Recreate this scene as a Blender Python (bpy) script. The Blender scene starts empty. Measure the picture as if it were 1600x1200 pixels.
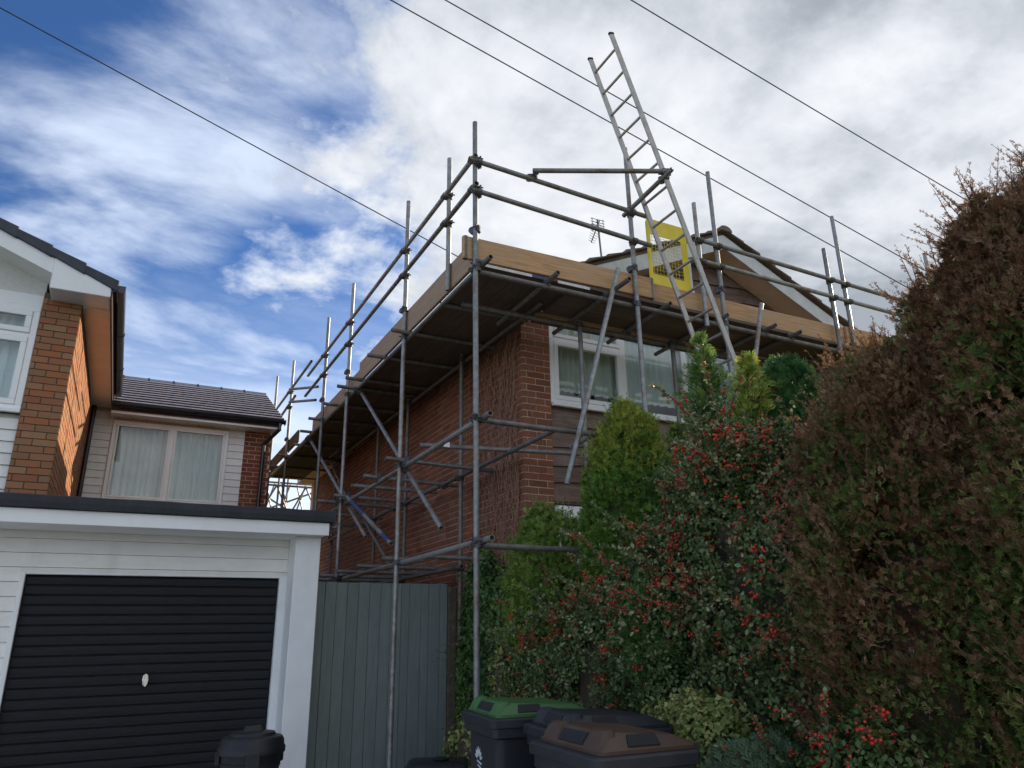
import bpy, bmesh, math, random
import numpy as np
from mathutils import Vector, Matrix
random.seed(7); rng = np.random.default_rng(11)
S = bpy.context.scene
COL = S.collection
R = math.radians

# ------------------------------------------------------------------ camera
cam_d = bpy.data.cameras.new('camera'); cam = bpy.data.objects.new('camera', cam_d); COL.objects.link(cam)
CAMZ = 1.5
cm = Matrix(((0.8895918, -0.1334701, -0.4368205), (-0.4564804, -0.2930359, -0.8400926), (-0.0158768, 0.9467395, -0.3216088)))
# rows of cm are the world axes in camera space, so its columns are the camera axes in the world
cw = Matrix(((cm[0][0], cm[0][1], cm[0][2]), (cm[1][0], cm[1][1], cm[1][2]), (cm[2][0], cm[2][1], cm[2][2])))
cam.matrix_world = Matrix.Translation((0, 0, CAMZ)) @ cw.to_4x4()
cam_d.sensor_width = 36; cam_d.lens = 1145 / 1600 * 36; cam_d.clip_start = .05; cam_d.clip_end = 3000
S.camera = cam

# ------------------------------------------------------------------ sky, sun, exposure
SUN_AZ = R(24)      # angle from +X towards +Y
SUN_EL = R(22)
sun_dir = Vector((math.cos(SUN_EL) * math.cos(SUN_AZ), math.cos(SUN_EL) * math.sin(SUN_AZ), math.sin(SUN_EL)))
W = bpy.data.worlds.new('World'); S.world = W; W.use_nodes = True
wt = W.node_tree; wt.nodes.clear()
def wn(t, **k):
    n = wt.nodes.new(t)
    for a, b in k.items(): setattr(n, a, b)
    return n
def wl(a, b): wt.links.new(a, b)
def wmath(op, a, b=None, c=None, clamp=False):
    n = wn('ShaderNodeMath', operation=op); n.use_clamp = clamp
    for i, v in enumerate((a, b, c)):
        if v is None: continue
        if isinstance(v, (int, float)): n.inputs[i].default_value = v
        else: wl(v, n.inputs[i])
    return n.outputs[0]
def wnoise(vec, scale, detail, rough, dist=0.0, lac=2.0):
    n = wn('ShaderNodeTexNoise'); n.inputs['Scale'].default_value = scale; n.inputs['Detail'].default_value = detail
    n.inputs['Roughness'].default_value = rough; n.inputs['Distortion'].default_value = dist; n.inputs['Lacunarity'].default_value = lac
    wl(vec, n.inputs['Vector']); return n.outputs['Fac']
def wramp(fac, stops):
    n = wn('ShaderNodeValToRGB'); e = n.color_ramp.elements
    while len(e) < len(stops): e.new(.5)
    for el, (p, c) in zip(e, stops): el.position = p; el.color = (*c, 1) if len(c) == 3 else c
    wl(fac, n.inputs[0]); return n.outputs[0]
tc = wn('ShaderNodeTexCoord'); sep = wn('ShaderNodeSeparateXYZ'); wl(tc.outputs['Generated'], sep.inputs[0])
sky = wn('ShaderNodeTexSky'); sky.sky_type = 'NISHITA'; sky.sun_disc = False
sky.sun_elevation = SUN_EL; sky.sun_rotation = math.pi / 2 - SUN_AZ; sky.air_density = 1.0; sky.dust_density = .2; sky.ozone_density = 3.0
skyv = wn('ShaderNodeVectorMath', operation='MULTIPLY'); wl(sky.outputs[0], skyv.inputs[0]); skyv.inputs[1].default_value = (.50, .72, 1.02)
# cloud layer seen in perspective: direction divided by height
zz = wmath('ADD', wmath('MAXIMUM', sep.outputs[2], 0.0), .22)
cmb = wn('ShaderNodeCombineXYZ'); wl(wmath('DIVIDE', sep.outputs[0], zz), cmb.inputs[0]); wl(wmath('DIVIDE', sep.outputs[1], zz), cmb.inputs[1])
cv = cmb.outputs[0]
big = wnoise(cv, 1.15, 3, .5, .3)
wisp_map = wn('ShaderNodeMapping'); wisp_map.inputs['Rotation'].default_value = (0, 0, R(-25)); wisp_map.inputs['Scale'].default_value = (1.0, 1.7, 1); wl(cv, wisp_map.inputs[0])
wisp = wnoise(wisp_map.outputs[0], 1.9, 9, .56, .3)
fine = wnoise(cv, 4.2, 10, .60, .15)
# the cloud bank thickens towards the sun side (+X)
side = wmath('SUBTRACT', wmath('MULTIPLY', sep.outputs[0], 1.9), wmath('MULTIPLY', sep.outputs[1], .42))
side = wmath('ADD', side, wmath('MULTIPLY', wmath('SUBTRACT', sep.outputs[2], .45), .55))
bank = wmath('ADD', wmath('ADD', side, .13), wmath('MULTIPLY', wmath('SUBTRACT', fine, .5), 1.9))
bank = wmath('ADD', bank, wmath('MULTIPLY', wmath('SUBTRACT', big, .5), 1.1))
bank_m = wn('ShaderNodeMapRange'); bank_m.interpolation_type = 'SMOOTHSTEP'; bank_m.inputs['From Min'].default_value = -.05; bank_m.inputs['From Max'].default_value = .42; wl(bank, bank_m.inputs[0])
wisp_m = wn('ShaderNodeMapRange'); wisp_m.interpolation_type = 'SMOOTHSTEP'; wisp_m.inputs['From Min'].default_value = .425; wisp_m.inputs['From Max'].default_value = .72; wisp_m.inputs['To Max'].default_value = .70
wl(wmath('ADD', wisp, wmath('MULTIPLY', wmath('SUBTRACT', big, .5), .5)), wisp_m.inputs[0])
low = wn('ShaderNodeMapRange'); low.interpolation_type = 'SMOOTHSTEP'; low.inputs['From Min'].default_value = .44; low.inputs['From Max'].default_value = .16; low.inputs['To Max'].default_value = .85
wl(wmath('ADD', sep.outputs[2], wmath('MULTIPLY', wmath('SUBTRACT', wisp, .5), .35)), low.inputs[0])
cover = wmath('MAXIMUM', wmath('MAXIMUM', bank_m.outputs[0], wisp_m.outputs[0]), low.outputs[0])
# thickness inside the bank gives the grey bellies
belly = wnoise(cv, 1.7, 8, .58, .3)
belly = wmath('ADD', wmath('MULTIPLY', belly, .68), wmath('MULTIPLY', wmath('SUBTRACT', 1.0, fine), .32))
cloud_c = wramp(belly, [(.40, (.455, .47, .49)), (.46, (.385, .40, .43)), (.52, (.29, .31, .34)), (.58, (.195, .215, .245))])
wisp_c = wn('ShaderNodeMix', data_type='RGBA'); wl(bank_m.outputs[0], wisp_c.inputs[0]); wisp_c.inputs[6].default_value = (.46, .51, .59, 1); wl(cloud_c, wisp_c.inputs[7])
# slight scatter near the sun, plus brightness added on the far side
sd = wn('ShaderNodeVectorMath', operation='DOT_PRODUCT'); wl(tc.outputs['Generated'], sd.inputs[0]); sd.inputs[1].default_value = sun_dir
glow = wmath('ADD', 1.0, wmath('MULTIPLY', wmath('POWER', wmath('MAXIMUM', sd.outputs['Value'], 0.0), 5.0), .12))
glow = wmath('ADD', glow, wmath('MULTIPLY', wmath('SUBTRACT', 1.0, sd.outputs['Value']), .42))  # clouds opposite the sun brightened, added as fill for the shaded fronts
cl = wn('ShaderNodeVectorMath', operation='SCALE'); wl(wisp_c.outputs[2], cl.inputs[0]); wl(glow, cl.inputs['Scale'])
CLOUD_GAIN = 13.5
cl2 = wn('ShaderNodeVectorMath', operation='SCALE'); wl(cl.outputs[0], cl2.inputs[0]); cl2.inputs['Scale'].default_value = CLOUD_GAIN
mixw = wn('ShaderNodeMix', data_type='RGBA'); wl(cover, mixw.inputs[0]); wl(skyv.outputs[0], mixw.inputs[6]); wl(cl2.outputs[0], mixw.inputs[7])
bgn = wn('ShaderNodeBackground'); wl(mixw.outputs[2], bgn.inputs[0]); bgn.inputs[1].default_value = .085
wo = wn('ShaderNodeOutputWorld'); wl(bgn.outputs[0], wo.inputs[0])

sl = bpy.data.lights.new('sun', 'SUN'); sl.energy = 4.8; sl.angle = R(.6); sl.color = (1, .83, .62)
so = bpy.data.objects.new('sun', sl); COL.objects.link(so); so.rotation_euler = (-sun_dir).to_track_quat('-Z', 'Y').to_euler(); so.location = (20, 10, 20)
vs = S.view_settings; vs.view_transform = 'Standard'; vs.look = 'None'; vs.exposure = .68; vs.gamma = 1; vs.use_curve_mapping = False
S.cycles.max_bounces = 10; S.cycles.diffuse_bounces = 6; S.cycles.glossy_bounces = 3; S.cycles.transparent_max_bounces = 8
S.cycles.use_denoising = True; S.cycles.caustics_reflective = False; S.cycles.caustics_refractive = False

# ------------------------------------------------------------------ materials
MATS = {}
class NT:
    def __init__(s, name):
        s.m = bpy.data.materials.new(name); s.m.use_nodes = True; s.t = s.m.node_tree
        s.b = s.t.nodes['Principled BSDF']; MATS[name] = s.m
    def n(s, t, **k):
        n = s.t.nodes.new(t)
        for a, b in k.items(): setattr(n, a, b)
        return n
    def l(s, a, b): s.t.links.new(a, b)
    def pos(s, scale=(1, 1, 1)):
        g = s.n('ShaderNodeNewGeometry'); mp = s.n('ShaderNodeMapping'); mp.inputs['Scale'].default_value = scale
        s.l(g.outputs['Position'], mp.inputs[0]); return mp.outputs[0]
    def noise(s, vec, scale, detail=5, rough=.55, dist=0):
        n = s.n('ShaderNodeTexNoise'); n.inputs['Scale'].default_value = scale; n.inputs['Detail'].default_value = detail
        n.inputs['Roughness'].default_value = rough; n.inputs['Distortion'].default_value = dist; s.l(vec, n.inputs['Vector']); return n.outputs['Fac']
    def ramp(s, fac, stops, interp='LINEAR'):
        n = s.n('ShaderNodeValToRGB'); e = n.color_ramp.elements; n.color_ramp.interpolation = interp
        while len(e) < len(stops): e.new(.5)
        for el, (p, c) in zip(e, stops): el.position = p; el.color = (*c, 1)
        s.l(fac, n.inputs[0]); return n.outputs[0]
    def mix(s, fac, a, b, blend='MIX'):
        n = s.n('ShaderNodeMix', data_type='RGBA', blend_type=blend)
        for i, v in ((0, fac), (6, a), (7, b)):
            if isinstance(v, (int, float)): n.inputs[i].default_value = v
            elif isinstance(v, tuple): n.inputs[i].default_value = (*v, 1)
            else: s.l(v, n.inputs[i])
        return n.outputs[2]
    def math(s, op, a, b=None):
        n = s.n('ShaderNodeMath', operation=op)
        for i, v in enumerate((a, b)):
            if v is None: continue
            if isinstance(v, (int, float)): n.inputs[i].default_value = v
            else: s.l(v, n.inputs[i])
        return n.outputs[0]
    def bump(s, h, strength=.3, dist=.01):
        n = s.n('ShaderNodeBump'); n.inputs['Strength'].default_value = strength; n.inputs['Distance'].default_value = dist
        s.l(h, n.inputs['Height']); s.l(n.outputs[0], s.b.inputs['Normal'])
    def rand(s):
        o = s.n('ShaderNodeObjectInfo'); a = s.n('ShaderNodeAttribute', attribute_name='tint')
        return s.math('FRACT', s.math('ADD', o.outputs['Random'], a.outputs['Fac']))
    def col(s, c):
        if isinstance(c, tuple): s.b.inputs['Base Color'].default_value = (*c, 1)
        else: s.l(c, s.b.inputs['Base Color'])
    def set(s, rough=.6, metal=0, spec=.5):
        s.b.inputs['Roughness'].default_value = rough; s.b.inputs['Metallic'].default_value = metal; s.b.inputs['Specular IOR Level'].default_value = spec

def simple(name, c, rough=.6, var=.12, scale=6, bump=.15, metal=0, spec=.4, stretch=(1, 1, 1), dirt=None, objvar=0.0):
    t = NT(name); p = t.pos(stretch); f = t.noise(p, scale, 6, .6)
    lo = tuple(x * (1 - var) for x in c); hi = tuple(min(1, x * (1 + var)) for x in c)
    cc = t.ramp(f, [(.3, lo), (.7, hi)])
    if objvar:
        r = t.rand(); v = t.math('ADD', 1 - objvar, t.math('MULTIPLY', r, 2 * objvar))
        cmbn = t.n('ShaderNodeCombineXYZ')
        for i in range(3): t.l(v, cmbn.inputs[i])
        cc = t.mix(1.0, cc, cmbn.outputs[0], 'MULTIPLY')
    if dirt:
        d = t.noise(t.pos((1, 1, .35)), 3.1, 8, .7); df = t.ramp(d, [(.52, (0, 0, 0)), (.78, (1, 1, 1))])
        cc = t.mix(t.math('MULTIPLY', df, dirt[1]), cc, dirt[0])
    t.col(cc); t.set(rough, metal, spec)
    if bump: t.bump(t.noise(p, scale * 9, 5, .6), bump, .004)
    return t.m

def brick_mat(name, stops, stain):
    t = NT(name); r = t.rand(); base = t.ramp(r, stops)
    p = t.pos(); n1 = t.noise(p, 42, 6, .7); n2 = t.noise(p, 2.1, 5, .6)
    c = t.mix(t.math('MULTIPLY', n1, .55), base, tuple(x * .45 for x in stops[len(stops) // 2][1]))
    c = t.mix(t.ramp(n2, [(.45, (0, 0, 0)), (.75, (.55, .55, .55))]), c, stain)
    t.col(c); t.set(.85, 0, .25); t.bump(t.noise(p, 130, 5, .7), .55, .004); return t.m
brick_mat('brick_dark', [(0, (.20, .072, .042)), (.3, (.30, .112, .062)), (.6, (.35, .135, .074)), (.85, (.22, .090, .060)), (1, (.40, .195, .115))], (.18, .10, .066))
brick_mat('brick_orange', [(0, (.42, .125, .055)), (.2, (.36, .20, .105)), (.4, (.46, .150, .062)), (.6, (.30, .185, .10)), (.8, (.40, .115, .060)), (1, (.44, .25, .13))], (.27, .17, .09))
brick_mat('brick_red', [(0, (.26, .075, .04)), (.3, (.33, .11, .055)), (.6, (.22, .065, .04)), (1, (.36, .14, .075))], (.20, .08, .05))
simple('mortar_pale', (.62, .50, .38), .9, .2, 12, .4)
simple('mortar_dark', (.12, .095, .065), .9, .25, 12, .4)
simple('upvc', (.86, .86, .84), .32, .04, 2, .02, spec=.5, dirt=((.50, .47, .40), .22))
simple('upvc_cream', (.87, .855, .82), .35, .05, 2, .02, dirt=((.5, .44, .36), .2))
simple('white_paint', (.86, .86, .84), .5, .05, 3, .08, dirt=((.46, .43, .36), .30))
simple('white_board', (.84, .82, .77), .5, .05, 4, .06, dirt=((.44, .41, .33), .35), objvar=.04, stretch=(1, 1, 3))
simple('render_white', (.66, .65, .60), .8, .06, 30, .4)
simple('bargeboard_old', (.60, .61, .58), .6, .1, 6, .2, dirt=((.30, .31, .25), .65))
simple('felt', (.030, .033, .037), .75, .3, 8, .3)
simple('gutter_black', (.022, .024, .030), .28, .2, 6, .03, spec=.6)
simple('gutter_brown', (.045, .028, .024), .35, .2, 6, .03, spec=.5)
simple('tile_slate', (.052, .058, .070), .62, .2, 9, .25, objvar=.16, dirt=((.09, .09, .085), .3))
simple('tile_brown', (.052, .036, .038), .6, .2, 9, .25, objvar=.12, dirt=((.075, .062, .06), .5), spec=.12)
simple('tile_edge_highlight', (.40, .35, .36), .5, .25, 20, .2)  # worn pale edge; its lightness also stands for light caught along the noses
simple('tile_lichen', (.17, .135, .10), .9, .35, 14, .6, objvar=.15, dirt=((.26, .25, .15), .75))
simple('soffit_tan', (.74, .655, .57), .5, .06, 4, .04)
simple('soffit_wood', (.74, .56, .40), .65, .08, 5, .1, stretch=(1, 1, 6))
simple('fence_green', (.225, .258, .240), .75, .13, 9, .4, stretch=(4, 4, .4), objvar=.10, dirt=((.15, .165, .15), .55))
simple('lead', (.24, .26, .30), .5, .15, 7, .1)
simple('galv_new', (.55, .57, .58), .38, .2, 18, .1, metal=.55)
simple('coupler', (.10, .098, .098), .55, .45, 30, .3, metal=.45, dirt=((.16, .09, .05), .5))
simple('aluminium', (.40, .385, .35), .45, .2, 14, .1, metal=.5, dirt=((.34, .32, .28), .5))
simple('yellow_paint', (.80, .62, .045), .45, .08, 6, .06, dirt=((.55, .42, .06), .4))
simple('plastic_black', (.016, .018, .020), .5, .2, 14, .08, spec=.4)
simple('bin_body', (.019, .021, .026), .48, .25, 12, .10, spec=.4, dirt=((.05, .052, .055), .5))
simple('bin_green', (.050, .135, .040), .42, .12, 8, .06, dirt=((.085, .14, .065), .5))
simple('bin_brown', (.068, .038, .025), .48, .18, 9, .08, dirt=((.12, .08, .06), .55))
simple('slot_shade', (.010, .011, .013), .6, .2, 8, 0)  # near-black, standing in for the shade inside the lid's hand pockets
simple('emblem_white', (.70, .71, .70), .5, .08, 20, 0)
simple('rubber', (.02, .02, .02), .8, .2, 10, .1)
simple('chrome', (.75, .75, .73), .22, .05, 6, 0, metal=.9)
simple('bark', (.15, .115, .085), .9, .3, 12, .6)
simple('twig', (.10, .075, .05), .9, .3, 20, .3)
simple('dead_stem', (.30, .16, .105), .9, .35, 22, .2, objvar=.1)
simple('cable', (.03, .03, .032), .6, .1, 5, 0)
simple('interior', (.30, .29, .27), .9, .1, 3, 0)
simple('sill_white', (.82, .82, .80), .5, .03, 3, 0)
simple('aerial_grey', (.17, .17, .175), .5, .15, 9, 0, metal=.4)
simple('band_blue', (.035, .06, .15), .5, .2, 20, 0)
simple('band_white', (.66, .66, .64), .6, .2, 24, 0)
simple('drive', (.46, .44, .41), .9, .18, 9, .4, dirt=((.18, .17, .15), .5))
simple('asphalt', (.055, .055, .057), .9, .2, 30, .5)
simple('soil', (.10, .07, .045), .95, .3, 9, .5)
simple('kerb_stone', (.42, .41, .39), .85, .15, 15, .3)
simple('grass_ground', (.06, .10, .03), .95, .3, 20, .5)
simple('white_tag', (.75, .75, .73), .5, .05, 20, 0)

t = NT('galv'); p = t.pos(); r_ = t.rand()
c = t.ramp(t.noise(p, 26, 7, .65), [(.3, (.20, .205, .20)), (.55, (.29, .295, .285)), (.75, (.38, .385, .37))])
c = t.mix(t.ramp(t.noise(p, 5.5, 8, .7), [(.48, (0, 0, 0)), (.64, (.9, .9, .9))]), c, (.19, .125, .08))
c = t.mix(t.ramp(t.noise(p, 2.7, 6, .65), [(.54, (0, 0, 0)), (.72, (.6, .6, .6))]), c, (.27, .31, .255))
v = t.math('ADD', .72, t.math('MULTIPLY', r_, .5)); cb = t.n('ShaderNodeCombineXYZ')
for i in range(3): t.l(v, cb.inputs[i])
c = t.mix(1.0, c, cb.outputs[0], 'MULTIPLY')
t.col(c); t.set(.45, .42, .5); t.bump(t.noise(p, 90, 5, .6), .25, .003)

simple('galv_old_shaded', (.19, .175, .16), .6, .35, 16, .2, metal=.35, dirt=((.13, .085, .06), .6), objvar=.15)  # rustier tube metal, darkened to stand for shade under the deck too
def wood(name, dark, light, stretch, scale=7, weather=None, rough=.8):
    t = NT(name); p = t.pos(stretch); g = t.noise(p, scale, 8, .62, .6); r = t.rand()
    c = t.ramp(g, [(.28, dark), (.5, tuple((a + b) / 2 for a, b in zip(dark, light))), (.72, light)])
    k = t.ramp(t.noise(t.pos((stretch[0] * 2.2, stretch[1] * 2.2, stretch[2])), 2.4, 3, .5), [(.66, (0, 0, 0)), (.74, (1, 1, 1))])
    c = t.mix(t.math('MULTIPLY', k, .55), c, tuple(x * .5 for x in dark))
    v = t.math('ADD', .80, t.math('MULTIPLY', r, .42)); cb = t.n('ShaderNodeCombineXYZ')
    for i in range(3): t.l(v, cb.inputs[i])
    c = t.mix(1.0, c, cb.outputs[0], 'MULTIPLY')
    if weather: c = t.mix(t.ramp(t.noise(t.pos(), 2.2, 7, .7), [(.45, (0, 0, 0)), (.75, (.8, .8, .8))]), c, weather)
    t.col(c); t.set(rough, 0, .3); t.bump(g, .35, .006)
wood('plank_x', (.30, .155, .070), (.62, .39, .20), (.5, 6, 14), 6, (.46, .33, .21))
wood('plank_y', (.28, .175, .105), (.48, .33, .21), (6, .6, 12), 5, (.38, .29, .205))
wood('deck_x', (.095, .066, .050), (.18, .128, .094), (.6, 6, 12), 6, (.12, .095, .078))
wood('deck_y', (.095, .066, .050), (.18, .128, .094), (6, .6, 12), 6, (.12, .095, .078))
wood('waney', (.075, .045, .034), (.24, .165, .125), (.7, 5, 9), 6, (.27, .225, .19))

t = NT('garage_black'); p = t.pos((.55, 1, 60)); g = t.noise(p, 5, 6, .7)
t.col(t.ramp(g, [(.3, (.006, .007, .008)), (.7, (.015, .017, .019))])); t.set(.30, 0, .26); t.l(t.ramp(g, [(.36, (.14, .14, .14)), (.56, (.6, .6, .6))]), t.b.inputs['Roughness']); t.bump(g, .6, .006)

t = NT('curtain_pale'); t.col((.82, .85, .83)); t.set(.9, 0, .1)
t = NT('curtain_grey'); t.col((.66, .67, .60)); t.set(.9, 0, .1)

def glass(name, tint, refl):
    m = bpy.data.materials.new(name); m.use_nodes = True; MATS[name] = m; nt = m.node_tree; nt.nodes.clear()
    o = nt.nodes.new('ShaderNodeOutputMaterial'); mx = nt.nodes.new('ShaderNodeMixShader'); tr = nt.nodes.new('ShaderNodeBsdfTransparent'); gl = nt.nodes.new('ShaderNodeBsdfGlossy')
    tr.inputs[0].default_value = (*tint, 1); gl.inputs['Roughness'].default_value = .015
    fr = nt.nodes.new('ShaderNodeFresnel'); fr.inputs[0].default_value = 1.5
    ml = nt.nodes.new('ShaderNodeMath'); ml.operation = 'MULTIPLY_ADD'; ml.inputs[1].default_value = refl; ml.inputs[2].default_value = .03
    gm = nt.nodes.new('ShaderNodeNewGeometry'); sb = nt.nodes.new('ShaderNodeMath'); sb.operation = 'SUBTRACT'; sb.inputs[0].default_value = 1
    nt.links.new(gm.outputs['Backfacing'], sb.inputs[1]); m2 = nt.nodes.new('ShaderNodeMath'); m2.operation = 'MULTIPLY'
    nt.links.new(fr.outputs[0], ml.inputs[0]); nt.links.new(ml.outputs[0], m2.inputs[0]); nt.links.new(sb.outputs[0], m2.inputs[1]); nt.links.new(m2.outputs[0], mx.inputs[0]); nt.links.new(tr.outputs[0], mx.inputs[1]); nt.links.new(gl.outputs[0], mx.inputs[2]); nt.links.new(mx.outputs[0], o.inputs[0])
glass('glass', (.90, .94, .93), 1.6)

def leaf_mat(name, stops, trans=.25, rough=.5, spec=.35, patch=None):
    t = NT(name); a = t.n('ShaderNodeAttribute', attribute_name='tint')
    c = t.ramp(a.outputs['Fac'], stops)
    if patch:
        f = t.ramp(t.noise(t.pos(), patch[1], 4, .6), [(patch[2], (0, 0, 0)), (patch[2] + .16, (1, 1, 1))])
        c = t.mix(t.math('MULTIPLY', f, patch[3]), c, patch[0])
    t.col(c); t.set(rough, 0, spec)
    tl = t.n('ShaderNodeBsdfTranslucent'); t.l(c, tl.inputs[0]); mx = t.n('ShaderNodeMixShader'); mx.inputs[0].default_value = trans
    o = t.t.nodes['Material Output']; t.l(t.b.outputs[0], mx.inputs[1]); t.l(tl.outputs[0], mx.inputs[2]); t.l(mx.outputs[0], o.inputs[0])
leaf_mat('leaf_redbrown', [(0, (.090, .042, .021)), (.35, (.170, .084, .040)), (.65, (.265, .148, .076)), (1, (.42, .275, .16))], .32, .7, .15)
leaf_mat('leaf_olive', [(0, (.045, .078, .020)), (.35, (.090, .142, .034)), (.65, (.155, .205, .052)), (1, (.30, .29, .10))], .32, .7, .15)
leaf_mat('leaf_golden', [(0, (.060, .145, .022)), (.5, (.130, .255, .038)), (1, (.24, .38, .065))], .30, .6)
leaf_mat('leaf_goldtip', [(0, (.22, .28, .04)), (.5, (.36, .39, .055)), (1, (.52, .50, .10))], .3, .6)
leaf_mat('leaf_conifer', [(0, (.055, .135, .035)), (.5, (.120, .235, .060)), (1, (.24, .37, .095))], .30, .6)
leaf_mat('leaf_deep', [(0, (.030, .095, .030)), (.5, (.055, .150, .042)), (1, (.10, .21, .06))], .25, .6)
leaf_mat('leaf_coton', [(0, (.042, .076, .024)), (.4, (.090, .138, .044)), (.75, (.165, .210, .078)), (1, (.36, .38, .20))], .26, .5, .22)
leaf_mat('leaf_ivy', [(0, (.035, .090, .022)), (.5, (.075, .160, .036)), (.9, (.15, .25, .06)), (1, (.34, .34, .07))], .28, .4, .45)
leaf_mat('leaf_light', [(0, (.11, .20, .035)), (.5, (.21, .33, .060)), (1, (.38, .46, .10))], .35, .5)
leaf_mat('leaf_varieg', [(0, (.055, .115, .025)), (.4, (.12, .20, .045)), (.6, (.30, .32, .09)), (1, (.52, .50, .21))], .3, .5)
leaf_mat('leaf_grey', [(0, (.09, .15, .075)), (.5, (.15, .225, .115)), (1, (.25, .33, .18))], .28, .6)
leaf_mat('berry', [(0, (0.391, 0.021, 0.014)), (.6, (0.598, 0.037, 0.023)), (1, (0.690, 0.086, 0.029))], .05, .35, .5)
M = MATS

# ------------------------------------------------------------------ builders
WL = {}
class MB:
    def __init__(s): s.v = []; s.f = []
    def add(s, v, f):
        b = len(s.v); s.v += [tuple(x) for x in v]; s.f += [tuple(i + b for i in q) for q in f]; return s
    def box(s, x0, x1, y0, y1, z0, z1):
        return s.add([(x0, y0, z0), (x1, y0, z0), (x1, y1, z0), (x0, y1, z0), (x0, y0, z1), (x1, y0, z1), (x1, y1, z1), (x0, y1, z1)],
                     [(0, 3, 2, 1), (4, 5, 6, 7), (0, 1, 5, 4), (1, 2, 6, 5), (2, 3, 7, 6), (3, 0, 4, 7)])
    def prism(s, pts, d):      # polygon pts (3D, planar) extruded by vector d
        n = len(pts); d = Vector(d); a = [Vector(p) for p in pts]; b = [p + d for p in a]
        f = [tuple(range(n))[::-1], tuple(range(n, 2 * n))] + [(i, (i + 1) % n, n + (i + 1) % n, n + i) for i in range(n)]
        return s.add(a + b, f)
    def tube(s, p, q, r, seg=10, hollow=False, r2=None):
        p = Vector(p); q = Vector(q); d = (q - p).normalized(); u = d.orthogonal().normalized(); w = d.cross(u); r2 = r if r2 is None else r2
        ring = lambda c, rr: [c + (u * math.cos(2 * math.pi * i / seg) + w * math.sin(2 * math.pi * i / seg)) * rr for i in range(seg)]
        v = ring(p, r) + ring(q, r2); f = [(i, (i + 1) % seg, seg + (i + 1) % seg, seg + i) for i in range(seg)]
        if hollow:
            v += ring(p, r * .82) + ring(q, r * .82) + ring(p + d * .07, r * .8) + ring(q - d * .07, r * .8)
            for i in range(seg):
                j = (i + 1) % seg
                f += [(i, 2 * seg + i, 2 * seg + j, j), (seg + i, seg + j, 3 * seg + j, 3 * seg + i), (2 * seg + i, 4 * seg + i, 4 * seg + j, 2 * seg + j), (3 * seg + i, 3 * seg + j, 5 * seg + j, 5 * seg + i)]
            f += [tuple(4 * seg + i for i in range(seg)), tuple(5 * seg + i for i in range(seg))[::-1]]
        else: f += [tuple(range(seg))[::-1], tuple(range(seg, 2 * seg))]
        return s.add(v, f)
    def loft(s, secs, cap0=True, cap1=True):
        n = len(secs[0]); v = [p for sec in secs for p in sec]; f = []
        for k in range(len(secs) - 1):
            for i in range(n): f.append((k * n + i, k * n + (i + 1) % n, (k + 1) * n + (i + 1) % n, (k + 1) * n + i))
        if cap0: f.append(tuple(range(n))[::-1])
        if cap1: f.append(tuple(range((len(secs) - 1) * n, len(secs) * n)))
        return s.add(v, f)
    def lathe(s, prof, c, seg=28):
        secs = [[(c[0] + r * math.cos(2 * math.pi * i / seg), c[1] + r * math.sin(2 * math.pi * i / seg), c[2] + z) for i in range(seg)] for r, z in prof]
        return s.loft(secs)
    def xf(s, m):
        s.v = [tuple(m @ Vector(p)) for p in s.v]; return s
    def build(s, name, mat, parent=None, smooth=False, bevel=0, label=None, tint=None, kind=None):
        v = np.array(s.v); c = (v.min(0) + v.max(0)) / 2
        me = bpy.data.meshes.new(name); me.from_pydata([tuple(x) for x in v - c], [], s.f)
        bm = bmesh.new(); bm.from_mesh(me); bmesh.ops.recalc_face_normals(bm, faces=bm.faces)
        if bevel: bmesh.ops.bevel(bm, geom=[e for e in bm.edges if e.calc_face_angle(0) > .6], offset=bevel, segments=1, affect='EDGES', profile=.5)
        bm.to_mesh(me); bm.free()
        return link(name, me, mat, parent, c, smooth, label, kind)
def link(name, me, mat, parent, c, smooth=False, label=None, kind=None):
    if mat is not None and not me.materials: me.materials.append(M[mat])
    if smooth:
        me.polygons.foreach_set('use_smooth', [True] * len(me.polygons))
        if smooth != 'all': me.set_sharp_from_angle(angle=R(40))
    o = bpy.data.objects.new(name, me); COL.objects.link(o); c = Vector(c); WL[o.name] = c
    if parent: o.parent = parent; o.location = c - WL[parent.name]
    else: o.location = c
    if label: o['label'] = label
    if kind: o['kind'] = kind
    return o
def thing(name, loc, label, cat, group=None):
    o = bpy.data.objects.new(name, None); COL.objects.link(o); o.location = loc; WL[o.name] = Vector(loc); o.empty_display_size = .1
    return tag(o, label, cat, group)
def tag(o, label, cat, group=None):
    o['label'] = label; o['category'] = cat
    if group: o['group'] = group
    return o
def box(name, mat, parent, x0, x1, y0, y1, z0, z1, bevel=0, **k): return MB().box(x0, x1, y0, y1, z0, z1).build(name, mat, parent, bevel=bevel, **k)

# ------------------------------------------------------------------ setting
def sheet(name, mat, x0, x1, y0, y1, z):
    o = MB().add([(x0, y0, z), (x1, y0, z), (x1, y1, z), (x0, y1, z)], [(0, 1, 2, 3)]).build(name, mat); o['kind'] = 'structure'; return o
sheet('ground', 'grass_ground', -900, 900, -900, 900, -.02)
sheet('road', 'asphalt', -60, 60, -16, -9, -.012)
sheet('pavement', 'kerb_stone', -60, 60, -9, -7, -.008)
sheet('driveway', 'drive', -6, 2.62, -7, 9, 0)
sheet('planting_bed', 'soil', 2.64, 10, -7, 6.59, -.004)

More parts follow.
